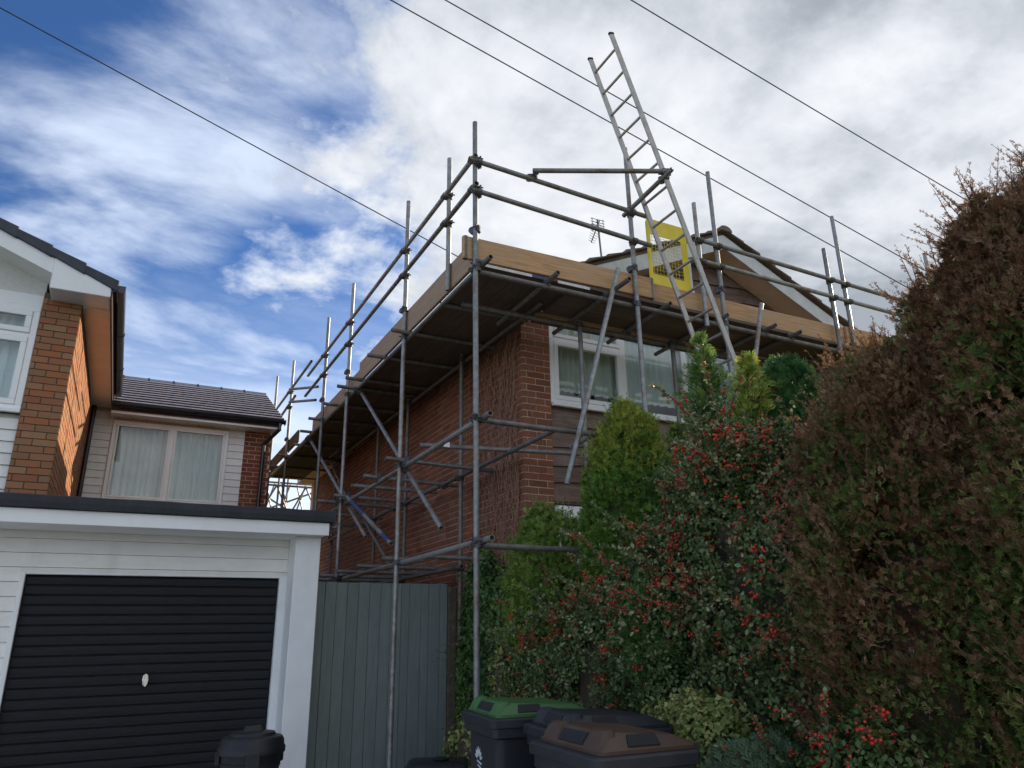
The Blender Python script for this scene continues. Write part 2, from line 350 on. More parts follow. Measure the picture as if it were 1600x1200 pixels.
# ------------------------------------------------------------------ brickwork
BR_L, BR_H, JT = .215, .065, .010
brick_cache = {}
def brick_mesh(L, axis, mat):
    k = (round(L, 3), axis, mat)
    if k not in brick_cache:
        b = MB().box(-L / 2, L / 2, -.035, .035, -BR_H / 2, BR_H / 2) if axis == 'x' else MB().box(-.035, .035, -L / 2, L / 2, -BR_H / 2, BR_H / 2)
        me = bpy.data.meshes.new('brick'); me.from_pydata(b.v, [], b.f); me.update(); me.materials.append(M[mat]); brick_cache[k] = me
    return brick_cache[k]
def brickwork(parent, axis, a0, a1, plane, sign, z0, z1, mat, n_single, zvis=0, phase=0.0, skip=None, proud=.0055):
    """axis 'x': wall runs along X at Y=plane facing sign*Y; axis 'y': runs along Y at X=plane facing sign*X"""
    todo = []; row = 0; z = z0 + JT
    while z + BR_H <= z1 + .001:
        off = (phase + (row % 2) * (BR_L + JT) / 2); u = a0 - off
        while u < a1:
            s0 = max(u + JT / 2, a0 + .001); s1 = min(u + BR_L + JT / 2, a1 - .001)
            if s1 - s0 > .03:
                uc = (s0 + s1) / 2; out = random.uniform(-.003, .003)
                if not (skip and skip(uc, z + BR_H / 2)):
                    d = plane + sign * (-.035 + proud + out * .6)
                    c = (uc, d, z + BR_H / 2) if axis == 'x' else (d, uc, z + BR_H / 2)
                    todo.append((math.dist(c, (0, 0, CAMZ)) + (100 if c[2] < zvis else 0), c, s1 - s0))
            u += BR_L + JT
        z += BR_H + JT; row += 1
    todo.sort()
    pw = WL[parent.name]
    for _, c, L in todo[:n_single]:
        o = bpy.data.objects.new('brick', brick_mesh(L, axis, mat)); COL.objects.link(o); o.parent = parent; o.location = Vector(c) - pw
    rest = todo[n_single:]
    if rest:
        mb = MB()
        for _, c, L in rest:
            h = L / 2
            if axis == 'x': mb.box(c[0] - h, c[0] + h, c[1] - .035, c[1] + .035, c[2] - BR_H / 2, c[2] + BR_H / 2)
            else: mb.box(c[0] - .035, c[0] + .035, c[1] - h, c[1] + h, c[2] - BR_H / 2, c[2] + BR_H / 2)
        me = bpy.data.meshes.new('brickwork'); me.from_pydata(mb.v, [], mb.f); me.update()
        at = me.attributes.new('tint', 'FLOAT', 'FACE'); at.data.foreach_set('value', np.repeat(rng.random(len(rest)), 6))
        link('brickwork', me, mat, parent, (0, 0, 0), kind='stuff')

# ------------------------------------------------------------------ windows
def curtain(name, mat, parent, x0, x1, y, z0, z1, pleat=.09, amp=.03):
    n = int((x1 - x0) / .012); mb = MB(); v = []; ph = 0
    rows = [z0, z0 + (z1 - z0) * .5, z1]
    for zi, z in enumerate(rows):
        ph = 0
        for i in range(n + 1):
            x = x0 + (x1 - x0) * i / n; q = 2 * math.pi * (x / pleat + .5 * math.sin(x * 7.3) + .04 * zi)
            v.append((x, y + amp * math.sin(q) + amp * .4 * math.sin(2.3 * q + 1), z))
    f = [(k * (n + 1) + i, k * (n + 1) + i + 1, (k + 1) * (n + 1) + i + 1, (k + 1) * (n + 1) + i) for k in range(2) for i in range(n)]
    mb.add(v, f); return mb.build(name, mat, parent, smooth='all')
def frame_rect(mb, x0, x1, z0, z1, w, y0, y1):
    mb.box(x0, x1, y0, y1, z0, z0 + w); mb.box(x0, x1, y0, y1, z1 - w, z1); mb.box(x0, x0 + w, y0, y1, z0 + w, z1 - w); mb.box(x1 - w, x1, y0, y1, z0 + w, z1 - w)

# ================================================================== MAIN HOUSE (scaffolded)
HX, HY = 3.555, 6.60          # corner of side wall and front wall
HX1, HYB = 9.25, 16.6
mh = thing('brick_house', (HX, HY, 0), 'dark red brick house with timber clad gable, wrapped in scaffolding', 'house')
EAVE = 5.12; SL = .447; RX = (HX + HX1) / 2
sw = box('side_wall', 'mortar_pale', mh, HX, HX + .25, HY + .0, HYB, 0, EAVE)
brickwork(sw, 'y', HY, HYB, HX, -1, 0, EAVE - .02, 'brick_dark', 300, 2.1)
PW = .35
fp = box('front_pier', 'mortar_pale', mh, HX + .2502, HX + PW, HY, HY + .22, 0, EAVE)
fpx = box('front_pier_face', 'mortar_pale', fp, HX + .002, HX + PW, HY - .003, HY - .0005, 0, EAVE)
brickwork(fp, 'x', HX - .006, HX + PW, HY - .003, -1, 0, EAVE - .02, 'brick_dark', 140, 2.0, .055)
box('rear_wall', 'mortar_pale', mh, HX, HX1, HYB, HYB + .25, 0, EAVE)
box('right_wall', 'mortar_pale', mh, HX1 - .25, HX1, HY + .25, HYB - .001, 0, EAVE)
wx0, wx1, wz0, wz1 = HX + PW + .003, 6.75, 3.87, 5.06
# backing behind the cladding, with the window opening left free
bk = MB(); bk.box(HX + PW + .001, HX1, HY + .06, HY + .22, 2.78, wz0); bk.box(wx1, HX1, HY + .06, HY + .22, wz0, EAVE); bk.box(HX + PW + .001, wx1, HY + .06, HY + .22, wz1, EAVE)
bk.box(HX + PW + .001, HX1, HY + .06, HY + .22, 0, .7)
bk.prism([(HX + .02, HY + .05, EAVE), (HX1 - .02, HY + .05, EAVE), (RX, HY + .05, EAVE + SL * (RX - HX) - .02)], (0, .17, 0))
bk.build('backing_wall', 'mortar_dark', mh)
def waney(x0f, x1f, z, h, y=HY + .055, over=.05):
    n = 24; x0, x1 = x0f, x1f; top = []; bot = []; ph = random.uniform(0, 9)
    for i in range(n + 1):
        x = x0 + (x1 - x0) * i / n
        w = .022 * math.sin(x * 2.7 + ph) + .012 * math.sin(x * 7.1 + 2 * ph) + .006 * math.sin(x * 19 + ph)
        bot.append((x, z - over + w)); top.append((x, z + h))
    v = [(x, y - .052, zz) for x, zz in bot] + [(x, y - .012, zz) for x, zz in top] + [(x, y - .026, zz) for x, zz in bot] + [(x, y - .001, zz) for x, zz in top]
    m = n + 1; f = []
    for i in range(n): f += [(i, i + 1, m + i + 1, m + i), (2 * m + i, 3 * m + i, 3 * m + i + 1, 2 * m + i + 1), (i, 2 * m + i, 2 * m + i + 1, i + 1), (m + i, m + i + 1, 3 * m + i + 1, 3 * m + i)]
    f += [(0, m, 3 * m, 2 * m), (n, 2 * m + n, 3 * m + n, m + n)]
    return MB().add(v, f)
cl_root = box('cladding_rail', 'waney', mh, HX + PW + .004, HX1 - .02, HY + .03, HY + .058, 2.785, 2.82)
for z in np.arange(2.84, 3.80, .21): waney(HX + PW + .004, HX1 - .01, z, .20).build('board', 'waney', cl_root)
for z in np.arange(3.88, 5.10, .21): waney(wx1 + .01, HX1 - .01, z, .20).build('board', 'waney', cl_root)
z = EAVE
while z < EAVE + SL * (RX - HX) - .12:
    zt = z + .20; half = max(.1, (RX - HX) - (max(z + .05, EAVE) - EAVE) / SL)
    waney(RX - half, RX + half, z, min(.20, EAVE + SL * (RX - HX) - z), y=HY + .045).build('board', 'waney', cl_root); z += .20
# first floor window
win = MB(); frame_rect(win, wx0, wx1, wz0, wz1, .055, HY - .012, HY + .055)
wm = [4.90, 5.83]
for x in wm: win.box(x - .035, x + .045, HY - .010, HY + .053, wz0 + .055, wz1 - .055)
win.box(wx0 + .055, wm[0] - .035, HY - .009, HY + .052, 4.615, 4.665)
wf = win.build('window', 'upvc', mh, bevel=.004)
box('sill', 'upvc', wf, wx0 - .0, wx1 + .02, HY - .06, HY - .0125, wz0 - .03, wz0 + .012, bevel=.004)
sash = MB(); frame_rect(sash, wx0 + .0555, wm[0] - .0355, wz0 + .0555, 4.6145, .05, HY - .022, HY + .03); sash.build('sash', 'upvc', wf, bevel=.004)
sash = MB(); frame_rect(sash, wx0 + .0555, wm[0] - .0355, 4.6655, wz1 - .0555, .045, HY - .022, HY + .03); sash.build('sash', 'upvc', wf, bevel=.004)
for a, b_, z0, z1 in ((wx0 + .1, wm[0] - .08, wz0 + .1, 4.57), (wx0 + .1, wm[0] - .08, 4.70, wz1 - .095), (wm[0] + .045, wm[1] - .035, wz0 + .05, wz1 - .05), (wm[1] + .045, wx1 - .055, wz0 + .05, wz1 - .05)):
    box('pane', 'glass', wf, a, b_, HY + .008, HY + .014, z0, z1)
curtain('curtain', 'curtain_grey', wf, wx0 + .02, wm[0] + .02, HY + .105, wz0 + .20, wz1, .10, .022)
curtain('curtain', 'curtain_pale', wf, wm[0] + .06, wx1 - .02, HY + .105, wz0 + .20, wz1, .085, .02)
box('inner_sill', 'sill_white', wf, wx0, wx1, HY + .056, HY + .3, wz0 + .02, wz0 + .055)
room = MB(); room.box(HX + .26, HX1 - .26, HY + 2.4, HY + 2.5, .1, EAVE); room.box(HX + .26, HX1 - .26, HY + .3, HY + 2.4, 2.6, 2.75); room.build('room_wall', 'interior', mh)
# ground floor window head and frame
gw = MB(); frame_rect(gw, HX + PW + .005, 6.9, .9, 2.50, .06, HY - .01, HY + .055); gw.box(5.2, 5.27, HY - .009, HY + .054, .96, 2.44); gw.box(HX + PW + .005, 6.9, HY - .03, HY + .055, 2.62, 2.755)
gw = gw.build('window', 'upvc', mh, bevel=.004)
box('pane', 'glass', gw, HX + PW + .06, 5.2, HY + .01, HY + .016, .96, 2.44); box('pane', 'glass', gw, 5.27, 6.84, HY + .01, HY + .016, .96, 2.44)
box('head_panel', 'waney', gw, HX + PW + .005, 6.9, HY + .02, HY + .05, 2.501, 2.619)
# roof: two slopes of overlapping tile courses, soffit, bargeboards
OV = .30; YB = HY - .36; ridge_z = EAVE + SL * (RX - HX) + .06
rf = MB(); rz = lambda x: ridge_z - SL * abs(x - RX)
for sgn in (-1, 1):
    e = RX + sgn * (RX - HX + OV); rf.prism([(RX, YB + .03, ridge_z), (e, YB + .03, rz(e)), (e, YB + .03, rz(e) - .05), (RX, YB + .03, ridge_z - .05)], (0, HYB + .5 - YB, 0))
rf = rf.build('roof', 'tile_lichen', mh)
n_c = 12
for sgn in (-1, 1):
    e = RX + sgn * (RX - HX + OV + .04)
    for k in range(n_c):
        xa = RX + (e - RX) * k / n_c; xb = RX + (e - RX) * (k + 1.16) / n_c
        za, zb = rz(xa) + .008, rz(xb) + .040
        def course(y0, y1, up=0): return MB().prism([(xa, y0, za + up), (xb, y0, zb + up), (xb, y0, zb - .032 + up), (xa, y0, za - .006 + up)], (0, y1 - y0, 0))
        course(YB - .05 - (k % 2) * .005, YB + .23, random.uniform(0, .006)).build('roof_tile', 'tile_lichen', rf)
        course(YB + .232, HYB + .5).build('tile_course', 'tile_lichen', rf)
n_r = 24
for k in range(n_r):
    y0 = YB - .06 + k * .45
    MB().prism([(RX + .11 * math.cos(a), y0, ridge_z - .02 + .075 * math.sin(a)) for a in np.linspace(0, math.pi, 8)], (0, .455, 0)).build('ridge_tile', 'tile_lichen', rf)
for sgn in (-1, 1):
    e = RX + sgn * (RX - HX + OV)
    o_ = .0 if sgn < 0 else .001
    MB().prism([(RX + sgn * .0005, YB, ridge_z - .055), (e, YB, rz(e) - .055), (e, YB, rz(e) - .255), (RX + sgn * .0005, YB, ridge_z - .255)], (0, .024, 0)).build('bargeboard', 'bargeboard_old', rf)
    MB().prism([(RX + sgn * .001, YB + .025, ridge_z - .225), (e, YB + .025, rz(e) - .225), (e, YB + .025, rz(e) - .24), (RX + sgn * .001, YB + .025, ridge_z - .24)], (0, .335, 0)).build('verge_soffit', 'soffit_wood', rf)
    box('eaves_fascia', 'bargeboard_old', rf, min(e, e - sgn * .025), max(e, e - sgn * .025), YB + .03, HYB + .4, rz(e) - .255, rz(e) - .055)
    MB().box(min(e, HX if sgn < 0 else HX1), max(e, HX if sgn < 0 else HX1), YB + .37, HYB + .4, rz(e) - .25, rz(e) - .24).build('eaves_soffit', 'soffit_wood', rf)

# ================================================================== NEIGHBOUR HOUSE
NX, NY, NYR = -.815, 8.80, 13.0
nh = thing('neighbour_house', (NX, NY, 0), 'white clad neighbour house with orange brick side wall behind the garage', 'house')
# brick pier and side wall
nsw = box('side_wall', 'mortar_dark', nh, NX - .22, NX, NY + .001, NYR, 0, 5.03)
brickwork(nsw, 'y', NY, NYR, NX, 1, 2.5, 5.02, 'brick_orange', 300, 2.6, proud=.010)
npr = box('front_pier', 'mortar_dark', nh, NX - .362, NX - .001, NY - .002, NY + .0005, 0, 5.12)
npb = box('pier_core', 'mortar_dark', npr, NX - .362, NX - .2205, NY + .001, NY + .22, 0, 5.12)
brickwork(npr, 'x', NX - .362, NX + .006, NY - .002, -1, 2.5, 5.1, 'brick_orange', 200, 2.6, .07, proud=.010)
# front: window, boards, gable panel
fx1 = NX - .3635
bk = MB(); bk.box(-6.5, fx1, NY + .08, NY + .25, 0, 3.74); bk.prism([(-6.5, NY + .08, 4.93), (fx1, NY + .08, 4.93), (fx1, NY + .08, 5.25), (-3.65, NY + .08, 6.45), (-6.5, NY + .08, 5.25)], (0, .17, 0)); bk.box(-6.5, -3.6, NY + .08, NY + .25, 3.74, 4.93); bk.build('front_wall', 'render_white', nh)
fb = box('board_batten', 'white_board', nh, -4.5, fx1, NY + .055, NY + .08, 2.4, 2.45)
for k in range(11):
    z0 = 2.46 + k * .123
    if z0 + .12 > 3.76: break
    MB().prism([(-4.5, NY + .025, z0), (-4.5, NY + .06, z0), (-4.5, NY + .06, z0 + .119), (-4.5, NY + .045, z0 + .119)], (4.5 + fx1, 0, 0)).build('board', 'white_board', fb)
nw = MB(); frame_rect(nw, -3.6, fx1 - .002, 3.76, 4.945, .065, NY + .005, NY + .075)
for x in (-1.95, -2.75): nw.box(x - .04, x + .04, NY + .006, NY + .074, 3.825, 4.88)
nw.box(-1.91, fx1 - .067, NY + .007, NY + .073, 4.575, 4.625)
nw = nw.build('window', 'upvc', nh, bevel=.005)
for z0, z1 in ((3.826, 4.574), (4.626, 4.879)):
    sash = MB(); frame_rect(sash, -1.909, fx1 - .068, z0, z1, .06, NY - .008, NY + .04); sash.build('sash', 'upvc', nw, bevel=.006)
    box('pane', 'glass', nw, -1.85, fx1 - .127, NY + .02, NY + .027, z0 + .06, z1 - .06)
for a, b_ in ((-2.71, -1.99), (-3.535, -2.79)): box('pane', 'glass', nw, a, b_, NY + .02, NY + .027, 3.826, 4.879)
box('sill', 'upvc', nw, -3.6, fx1 - .001, NY - .04, NY + .0045, 3.735, 3.775, bevel=.005)
curtain('curtain', 'curtain_pale', nw, -3.55, fx1 - .03, NY + .16, 3.8, 4.93, .085, .02)
box('window_back', 'interior', nw, -3.6, fx1, NY + .28, NY + .34, 3.7, 5.0)
box('head_panel', 'upvc', nh, -4.5, fx1, NY + .02, NY + .079, 4.9465, 5.085, bevel=.006)
MB().prism([(-6.4, NY + .045, 5.0865), (fx1 + .001, NY + .045, 5.0865), (fx1 + .001, NY + .045, 5.30), (-3.65, NY + .045, 6.5), (-6.4, NY + .045, 5.35)], (0, .034, 0)).build('gable_panel', 'render_white', nh)
# roof: verge line from (-.44, 5.17) rising to the left
VY = NY - .35; gx, gz, gs = -.50, 5.205, .418
nrf = MB().prism([(gx, VY + .06, gz - .02), (-3.65, VY + .06, gz - .02 + gs * (gx + 3.65)), (-3.65, VY + .06, gz - .09 + gs * (gx + 3.65)), (gx, VY + .06, gz - .09)], (0, 9.5, 0))
nrf.prism([(-3.65, VY + .06, gz - .02 + gs * (gx + 3.65)), (-6.8, VY + .06, gz - .02), (-6.8, VY + .06, gz - .09), (-3.65, VY + .06, gz - .09 + gs * (gx + 3.65))], (0, 9.5, 0))
nrf = nrf.build('roof', 'tile_slate', nh)
cw_ = .335
for k in range(10):
    xa = gx + .03 - k * cw_; xb = xa - cw_ * 1.14; f = lambda x: gz + gs * (gx - x)
    for y0, y1, nm in ((VY - .03 - (k % 2) * .005, VY + .30, 'roof_tile'), (VY + .303, VY + 9.5, 'tile_course')):
        MB().prism([(xa, y0, f(xa) + .048), (xb, y0, f(xb) + .022), (xb, y0, f(xb) - .070 if nm == 'roof_tile' else f(xb) - .012), (xa, y0, f(xa) - .085 if nm == 'roof_tile' else f(xa) + .005)], (0, y1 - y0, 0)).build(nm, 'tile_slate', nrf, bevel=.006)
bx = NX - .29
MB().prism([(bx + .0, VY, 5.385), (-3.65, VY, 5.385 + gs * (bx + 3.65)), (-3.65, VY, 5.205 + gs * (bx + 3.65)), (bx, VY, 5.205)], (0, .025, 0)).build('bargeboard', 'upvc', nrf, bevel=.004)
MB().prism([(bx, VY + .026, 5.225), (-3.65, VY + .026, 5.225 + gs * (bx + 3.65)), (-3.65, VY + .026, 5.213 + gs * (bx + 3.65)), (bx, VY + .026, 5.213)], (0, .40, 0)).build('verge_soffit', 'upvc', nrf)
MB().prism([(bx + .001, VY - .012, 5.035), (-.535, VY - .012, 5.035), (-.535, VY - .012, gz - .05), (bx + .001, VY - .012, 5.40)], (0, .36, 0)).build('box_end', 'upvc', nrf, bevel=.006)
sf = box('eaves_soffit', 'soffit_tan', nrf, NX + .012, -.536, VY + .35, NYR - .02, 5.028, 5.040)
for k in range(41):
    y = VY + .36 + k * .1; box('soffit_board', 'soffit_tan', sf, NX + .013, -.537, y, y + .093, 5.020, 5.027)
box('eaves_fascia', 'gutter_brown', nrf, -.5345, -.515, VY + .0, NYR - .42, 5.02, 5.19)
def gutter(mb, axis, a0, a1, c, z, sgn, r=.058):
    pts = []
    for a in np.linspace(0, math.pi, 9): pts.append((math.cos(a) * r, -math.sin(a) * r))
    for a in np.linspace(math.pi, 0, 9): pts.append((math.cos(a) * (r - .006), -math.sin(a) * (r - .006)))
    P = [((c + q, a0, z + h) if axis == 'y' else (a0, c + q, z + h)) for q, h in pts]
    mb.prism(P, (0, a1 - a0, 0) if axis == 'y' else (a1 - a0, 0, 0)); return mb
gt = gutter(MB(), 'y', VY - .01, NYR - .40, -.455, 5.185, 1).build('gutter', 'gutter_black', nrf, smooth=True)
for y in (9.9, 11.3): MB().lathe([(.001, 0), (.001, .001)], (0, 0, 0), 4); gutter(MB(), 'y', y, y + .05, -.455, 5.187, 1, .066).build('gutter_bracket', 'gutter_black', gt)
box('gutter_bracket', 'gutter_black', gt, -.52, -.40, VY - .013, VY - .0105, 5.11, 5.19)
MB().tube((NX + .05, NYR - .10, 3.35), (NX + .05, NYR - .10, 5.02), .034, 10).build('downpipe', 'gutter_brown', nh, smooth=True)
# rear wing: boards, window, brick strip
RX0, RX1 = NX, 1.99
bk = MB(); bk.box(RX0, RX1 - .002, NYR + .03, NYR + .25, 0, 3.50); bk.box(RX0, RX1 - .002, NYR + .03, NYR + .25, 4.86, 5.08); bk.box(RX0, -.44, NYR + .03, NYR + .25, 3.50, 4.86); bk.box(1.25, RX1 - .002, NYR + .03, NYR + .25, 3.50, 4.86)
bk.box(RX1 - .25, RX1 - .002, NYR + .25, 17.0, 0, 5.05); rw = bk.build('rear_wing_wall', 'mortar_pale', nh)
brickwork(rw, 'x', 1.548, RX1, NYR + .03, -1, 2.6, 4.96, 'brick_red', 90, 2.6, .03)
brickwork(rw, 'y', NYR + .03, 17.0, RX1 - .002, 1, 2.6, 4.98, 'brick_red', 0)
for k in range(22):
    z0 = 2.45 + k * .121; z1 = min(z0 + .118, 4.98)
    if z1 - z0 < .03: break
    for xa, xb in ((RX0 + .001, -.475), (1.29, 1.546)) if z0 > 3.5 else ((RX0 + .001, 1.546),):
        MB().prism([(xa, NYR + .0, z0), (xa, NYR + .029, z0), (xa, NYR + .029, z1), (xa, NYR + .014, z1)], (xb - xa, 0, 0)).build('board', 'white_board', rw)
rwin = MB(); frame_rect(rwin, -.47, 1.285, 3.545, 4.845, .06, NYR - .03, NYR + .04); rwin.box(.375, .445, NYR - .029, NYR + .039, 3.605, 4.785)
rwin = rwin.build('window', 'upvc_cream', nh, bevel=.005)
for a, b_ in ((-.409, .374), (.446, 1.224)):
    s_ = MB(); frame_rect(s_, a, b_, 3.606, 4.784, .032, NYR - .042, NYR + .02); s_.build('sash', 'upvc_cream', rwin, bevel=.005)
    box('pane', 'glass', rwin, a + .032, b_ - .032, NYR - .01, NYR - .004, 3.638, 4.752)
box('sill', 'upvc_cream', rwin, -.49, 1.305, NYR - .10, NYR - .0305, 3.515, 3.56, bevel=.005)
curtain('curtain', 'curtain_pale', rwin, -.43, .40, NYR + .12, 3.56, 4.83, .115, .040); curtain('curtain', 'curtain_pale', rwin, .42, 1.24, NYR + .12, 3.56, 4.83, .115, .040)
box('window_back', 'interior', rwin, -.44, 1.25, NYR + .26, NYR + .3, 3.5, 4.86)
# rear roof
EY, EZ, RY, RZ = 12.66, 5.02, 15.05, 6.17; rs = (RZ - EZ) / (RY - EY)
rr_ = MB().prism([(RX0 + .3, EY, EZ - .02), (RX0 + .3, RY, RZ - .02), (RX0 + .3, 17.44, EZ - .02), (RX0 + .3, 17.44, EZ - .1), (RX0 + .3, RY, RZ - .1), (RX0 + .3, EY, EZ - .1)], (2.08 - RX0 - .3, 0, 0)).build('rear_roof', 'tile_brown', nh)
n_c = 11; dy = (RY - EY) / n_c
for k in range(n_c):
    y0 = EY - .03 + k * dy; y1 = y0 + dy * 1.12; f = lambda y: EZ + rs * (y - EY)
    MB().prism([(RX0 + .3, y0 - .010, f(y0) + .060), (RX0 + .3, y0 + .004, f(y0) + .078), (RX0 + .3, y0 + .034, f(y0 + .034) + .074), (RX0 + .3, y0 + .034, f(y0 + .034) + .06), (RX0 + .3, y0 + .012, f(y0) + .056)], (2.113 - RX0 - .3, 0, 0)).build('tile_nose', 'tile_edge_highlight', rr_)  # separate pale strip; the bright line along the nose is in its colour
    for xa, xb, nm in ((RX0 + .3, 1.80, 'tile_course'), (1.803, 2.115, 'roof_tile')):
        MB().prism([(xa, y0 - .008, f(y0) + .058), (xa, y0 + .014, f(y0) + .066), (xa, y1, f(y1) + .018), (xa, y1, f(y1) - .01), (xa, y0 - .004, f(y0) - .005)], (xb - xa, 0, 0)).build(nm, 'tile_brown', rr_)
for k in range(6):
    xa = RX0 + .31 + k * .4365
    MB().prism([(xa, RY + .10 * math.cos(a), RZ - .0 + .085 * math.sin(a)) for a in np.linspace(0, math.pi, 8)], (.43, 0, 0)).build('ridge_tile', 'lead', rr_)
    MB().prism([(xa - .012, RY + .11 * math.cos(a), RZ + .005 + .092 * math.sin(a)) for a in np.linspace(0, math.pi, 8)], (.03, 0, 0)).build('ridge_clip', 'tile_slate', rr_)
box('eaves_fascia', 'upvc_cream', rr_, -.52, 2.03, EY + .02, EY + .045, EZ - .14, EZ - .03, bevel=.004)
sf2 = box('eaves_soffit', 'upvc_cream', rr_, -.52, 2.03, EY + .0455, NYR + .02, EZ - .135, EZ - .125)
for k in range(11): MB().tube((-.4 + k * .2, EY + .26, EZ - .1355), (-.4 + k * .2, EY + .26, EZ - .138), .011, 8).build('vent', 'plastic_black', sf2)
g2 = gutter(MB(), 'x', -.40, 2.13, EY - .045, EZ + .005, 1, .062).build('gutter', 'gutter_black', rr_, smooth=True)
MB().box(2.128, 2.14, EY - .11, EY + .02, EZ - .065, EZ + .012).build('gutter_end', 'gutter_black', g2)
dp = MB(); dp.tube((2.05, EY - .045, EZ - .05), (2.05, EY - .045, EZ - .16), .036, 10); dp.tube((2.05, EY - .045, EZ - .15), (1.86, NYR - .06, EZ - .36), .034, 10); dp.tube((1.86, NYR - .06, EZ - .34), (1.86, NYR - .06, 2.4), .034, 10)
dp.build('downpipe', 'gutter_black', nh, smooth=True)
box('chimney_flue', 'galv_new', nh, 3.0 - 1.05, 3.05 - 1.05, 16.98, 17.02, 4.2, 5.06)
lf = MB()
for k in range(3): lf.box(-4.4 + k * .0, fx1 + .0, NY - .03 - k * .004, NY - .024 - k * .004 + .003, 2.4, 2.86 - k * .05)
lf.build('flashing', 'lead', nh)
box('flashing', 'lead', nh, fx1 + .001, NX + .015, NY - .022, NY - .0135, 2.4, 2.80)

# ================================================================== GARAGE
GY = 7.72; GF = 7.40
gr = thing('garage', (.3, GY, 0), 'white garage with black ribbed up and over door and flat roof', 'garage')
DX0, DX1, DZ = -.754, 1.381, 2.05
gw_ = MB(); gw_.box(-5, DX0 - .06, GY + .05, GY + .2, 0, 2.42); gw_.box(DX0 - .06, DX1 + .07, GY + .09, GY + .2, DZ + .0, 2.42); gw_.box(1.452, 1.692, GY + .0, NY - .1, 0, 2.42)
gw_ = gw_.build('wall', 'render_white', gr)
for k in range(24):
    z0 = .02 + k * .123
    if z0 > 2.42: break
    z1 = min(z0 + .1205, 2.425)
    if z1 < DZ + .022: sp = ((-5, DX0 - .0405, z0),)
    elif z0 < DZ + .0225: sp = ((-5, DX0 - .0405, z0), (DX0 - .040, 1.4515, DZ + .0225))
    else: sp = ((-5, 1.4515, z0),)
    for xa, xb, zb in sp:
        MB().prism([(xa, GY + .004, zb), (xa, GY + .049, zb), (xa, GY + .049, z1), (xa, GY + .02, z1)], (xb - xa, 0, 0)).build('board', 'white_board', gw_)
tr_ = MB(); tr_.box(DX0 - .04, DX0, GY - .002, GY + .055, 0, DZ + .022); tr_.box(DX0, DX1, GY - .002, GY + .055, DZ, DZ + .022); tr_.box(DX1, DX1 + .0705, GY - .012, GY + .055, 0, DZ + .022); tr_.build('door_frame', 'white_paint', gr, bevel=.004)
gd = box('door', 'garage_black', gr, DX0 - .03, DX1 + .05, GY + .06, GY + .085, .02, DZ + .03)
ph_ = .0843
for k in range(24):
    z0 = .025 + k * ph_; z1 = min(z0 + ph_ - .003, DZ - .008)
    MB().prism([(DX0 + .013, GY + .0595, z0), (DX0 + .013, GY + .052, z0 + .004), (DX0 + .013, GY + .049, z0 + .010), (DX0 + .013, GY + .0475, z0 + .042), (DX0 + .013, GY + .049, z1 - .012), (DX0 + .013, GY + .053, z1 - .005), (DX0 + .013, GY + .0595, z1)], (DX1 - DX0 - .026, 0, 0)).build('panel', 'garage_black', gd)
lk = MB().prism([(.297 + .026 * a, GY + .012, 1.155 + .055 * b_) for a, b_ in ((-.7, -.75), (0, -1), (.7, -.75), (1, 0), (.7, .75), (0, 1), (-.7, .75), (-1, 0))], (0, .018, 0)).build('lock_plate', 'chrome', gd, bevel=.003)
MB().tube((.297, GY - .02, 1.15), (.297, GY + .012, 1.15), .011, 10).box(.289, .305, GY - .032, GY - .019, 1.105, 1.195).build('handle', 'chrome', lk)
box('pillar', 'white_paint', gr, 1.452, 1.692, GF, GY - .001, 0, 2.425, bevel=.006)
GR = 7.24
box('soffit', 'white_paint', gr, -5, 1.70, GR + .025, GY + .05, 2.426, 2.436)
box('fascia', 'upvc', gr, -5, 1.728, GR, GR + .022, 2.425, 2.545, bevel=.004)
box('side_fascia', 'felt', gr, 1.70, 1.726, GR + .0225, NY - .05, 2.44, 2.545)
rfm = MB(); rfm.box(-5, 1.76, GR - .03, NY - .04, 2.5465, 2.60); n_seg = 40
rf_g = rfm.build('flat_roof', 'felt', gr)
v = []; 
for i in range(n_seg + 1):
    x = -5 + 6.775 * i / n_seg; w_ = random.uniform(-.004, .004)
    for y_, z_ in ((GR - .042, 2.55), (GR - .046, 2.60), (GR - .036, 2.655), (GR + .0, 2.665), (GR + .10, 2.62), (GR + .10, 2.601)): v.append((x, y_ + w_, z_ + w_))
f = [(i * 6 + j, (i + 1) * 6 + j, (i + 1) * 6 + (j + 1) % 6, i * 6 + (j + 1) % 6) for i in range(n_seg) for j in range(6)] + [tuple(range(6)), tuple(n_seg * 6 + j for j in range(6))[::-1]]
MB().add(v, f).build('felt_edge', 'felt', rf_g)
gutter(MB(), 'y', GR + .12, NY - .1, 1.80, 2.57, 1, .055).build('gutter', 'gutter_black', gr, smooth=True)

# ================================================================== FENCE GATE
FY = 7.95
fg = thing('board_gate', (2.4, FY, 0), 'grey green vertical board gate between garage and brick house', 'gate')
x = 1.66; k = 0
while x < 3.27:
    w_ = random.uniform(.117, .123) if x < 2.72 else (.09 if k % 2 else .135); top = 2.035 + random.uniform(-.003, .003)
    dpt = random.uniform(-.003, .003)
    MB().box(x, x + w_ - .0035, FY + dpt, FY + .02 + dpt, .04, top).build('plank', 'fence_green', fg, bevel=.003); x += w_; k += 1
for z in (.35, 1.1, 1.85): box('rail', 'fence_green', fg, 1.72, 3.25, FY + .0245, FY + .07, z, z + .09)
box('post', 'bark', fg, 3.28, 3.37, FY - .02, FY + .08, 0, 2.0, bevel=.004)

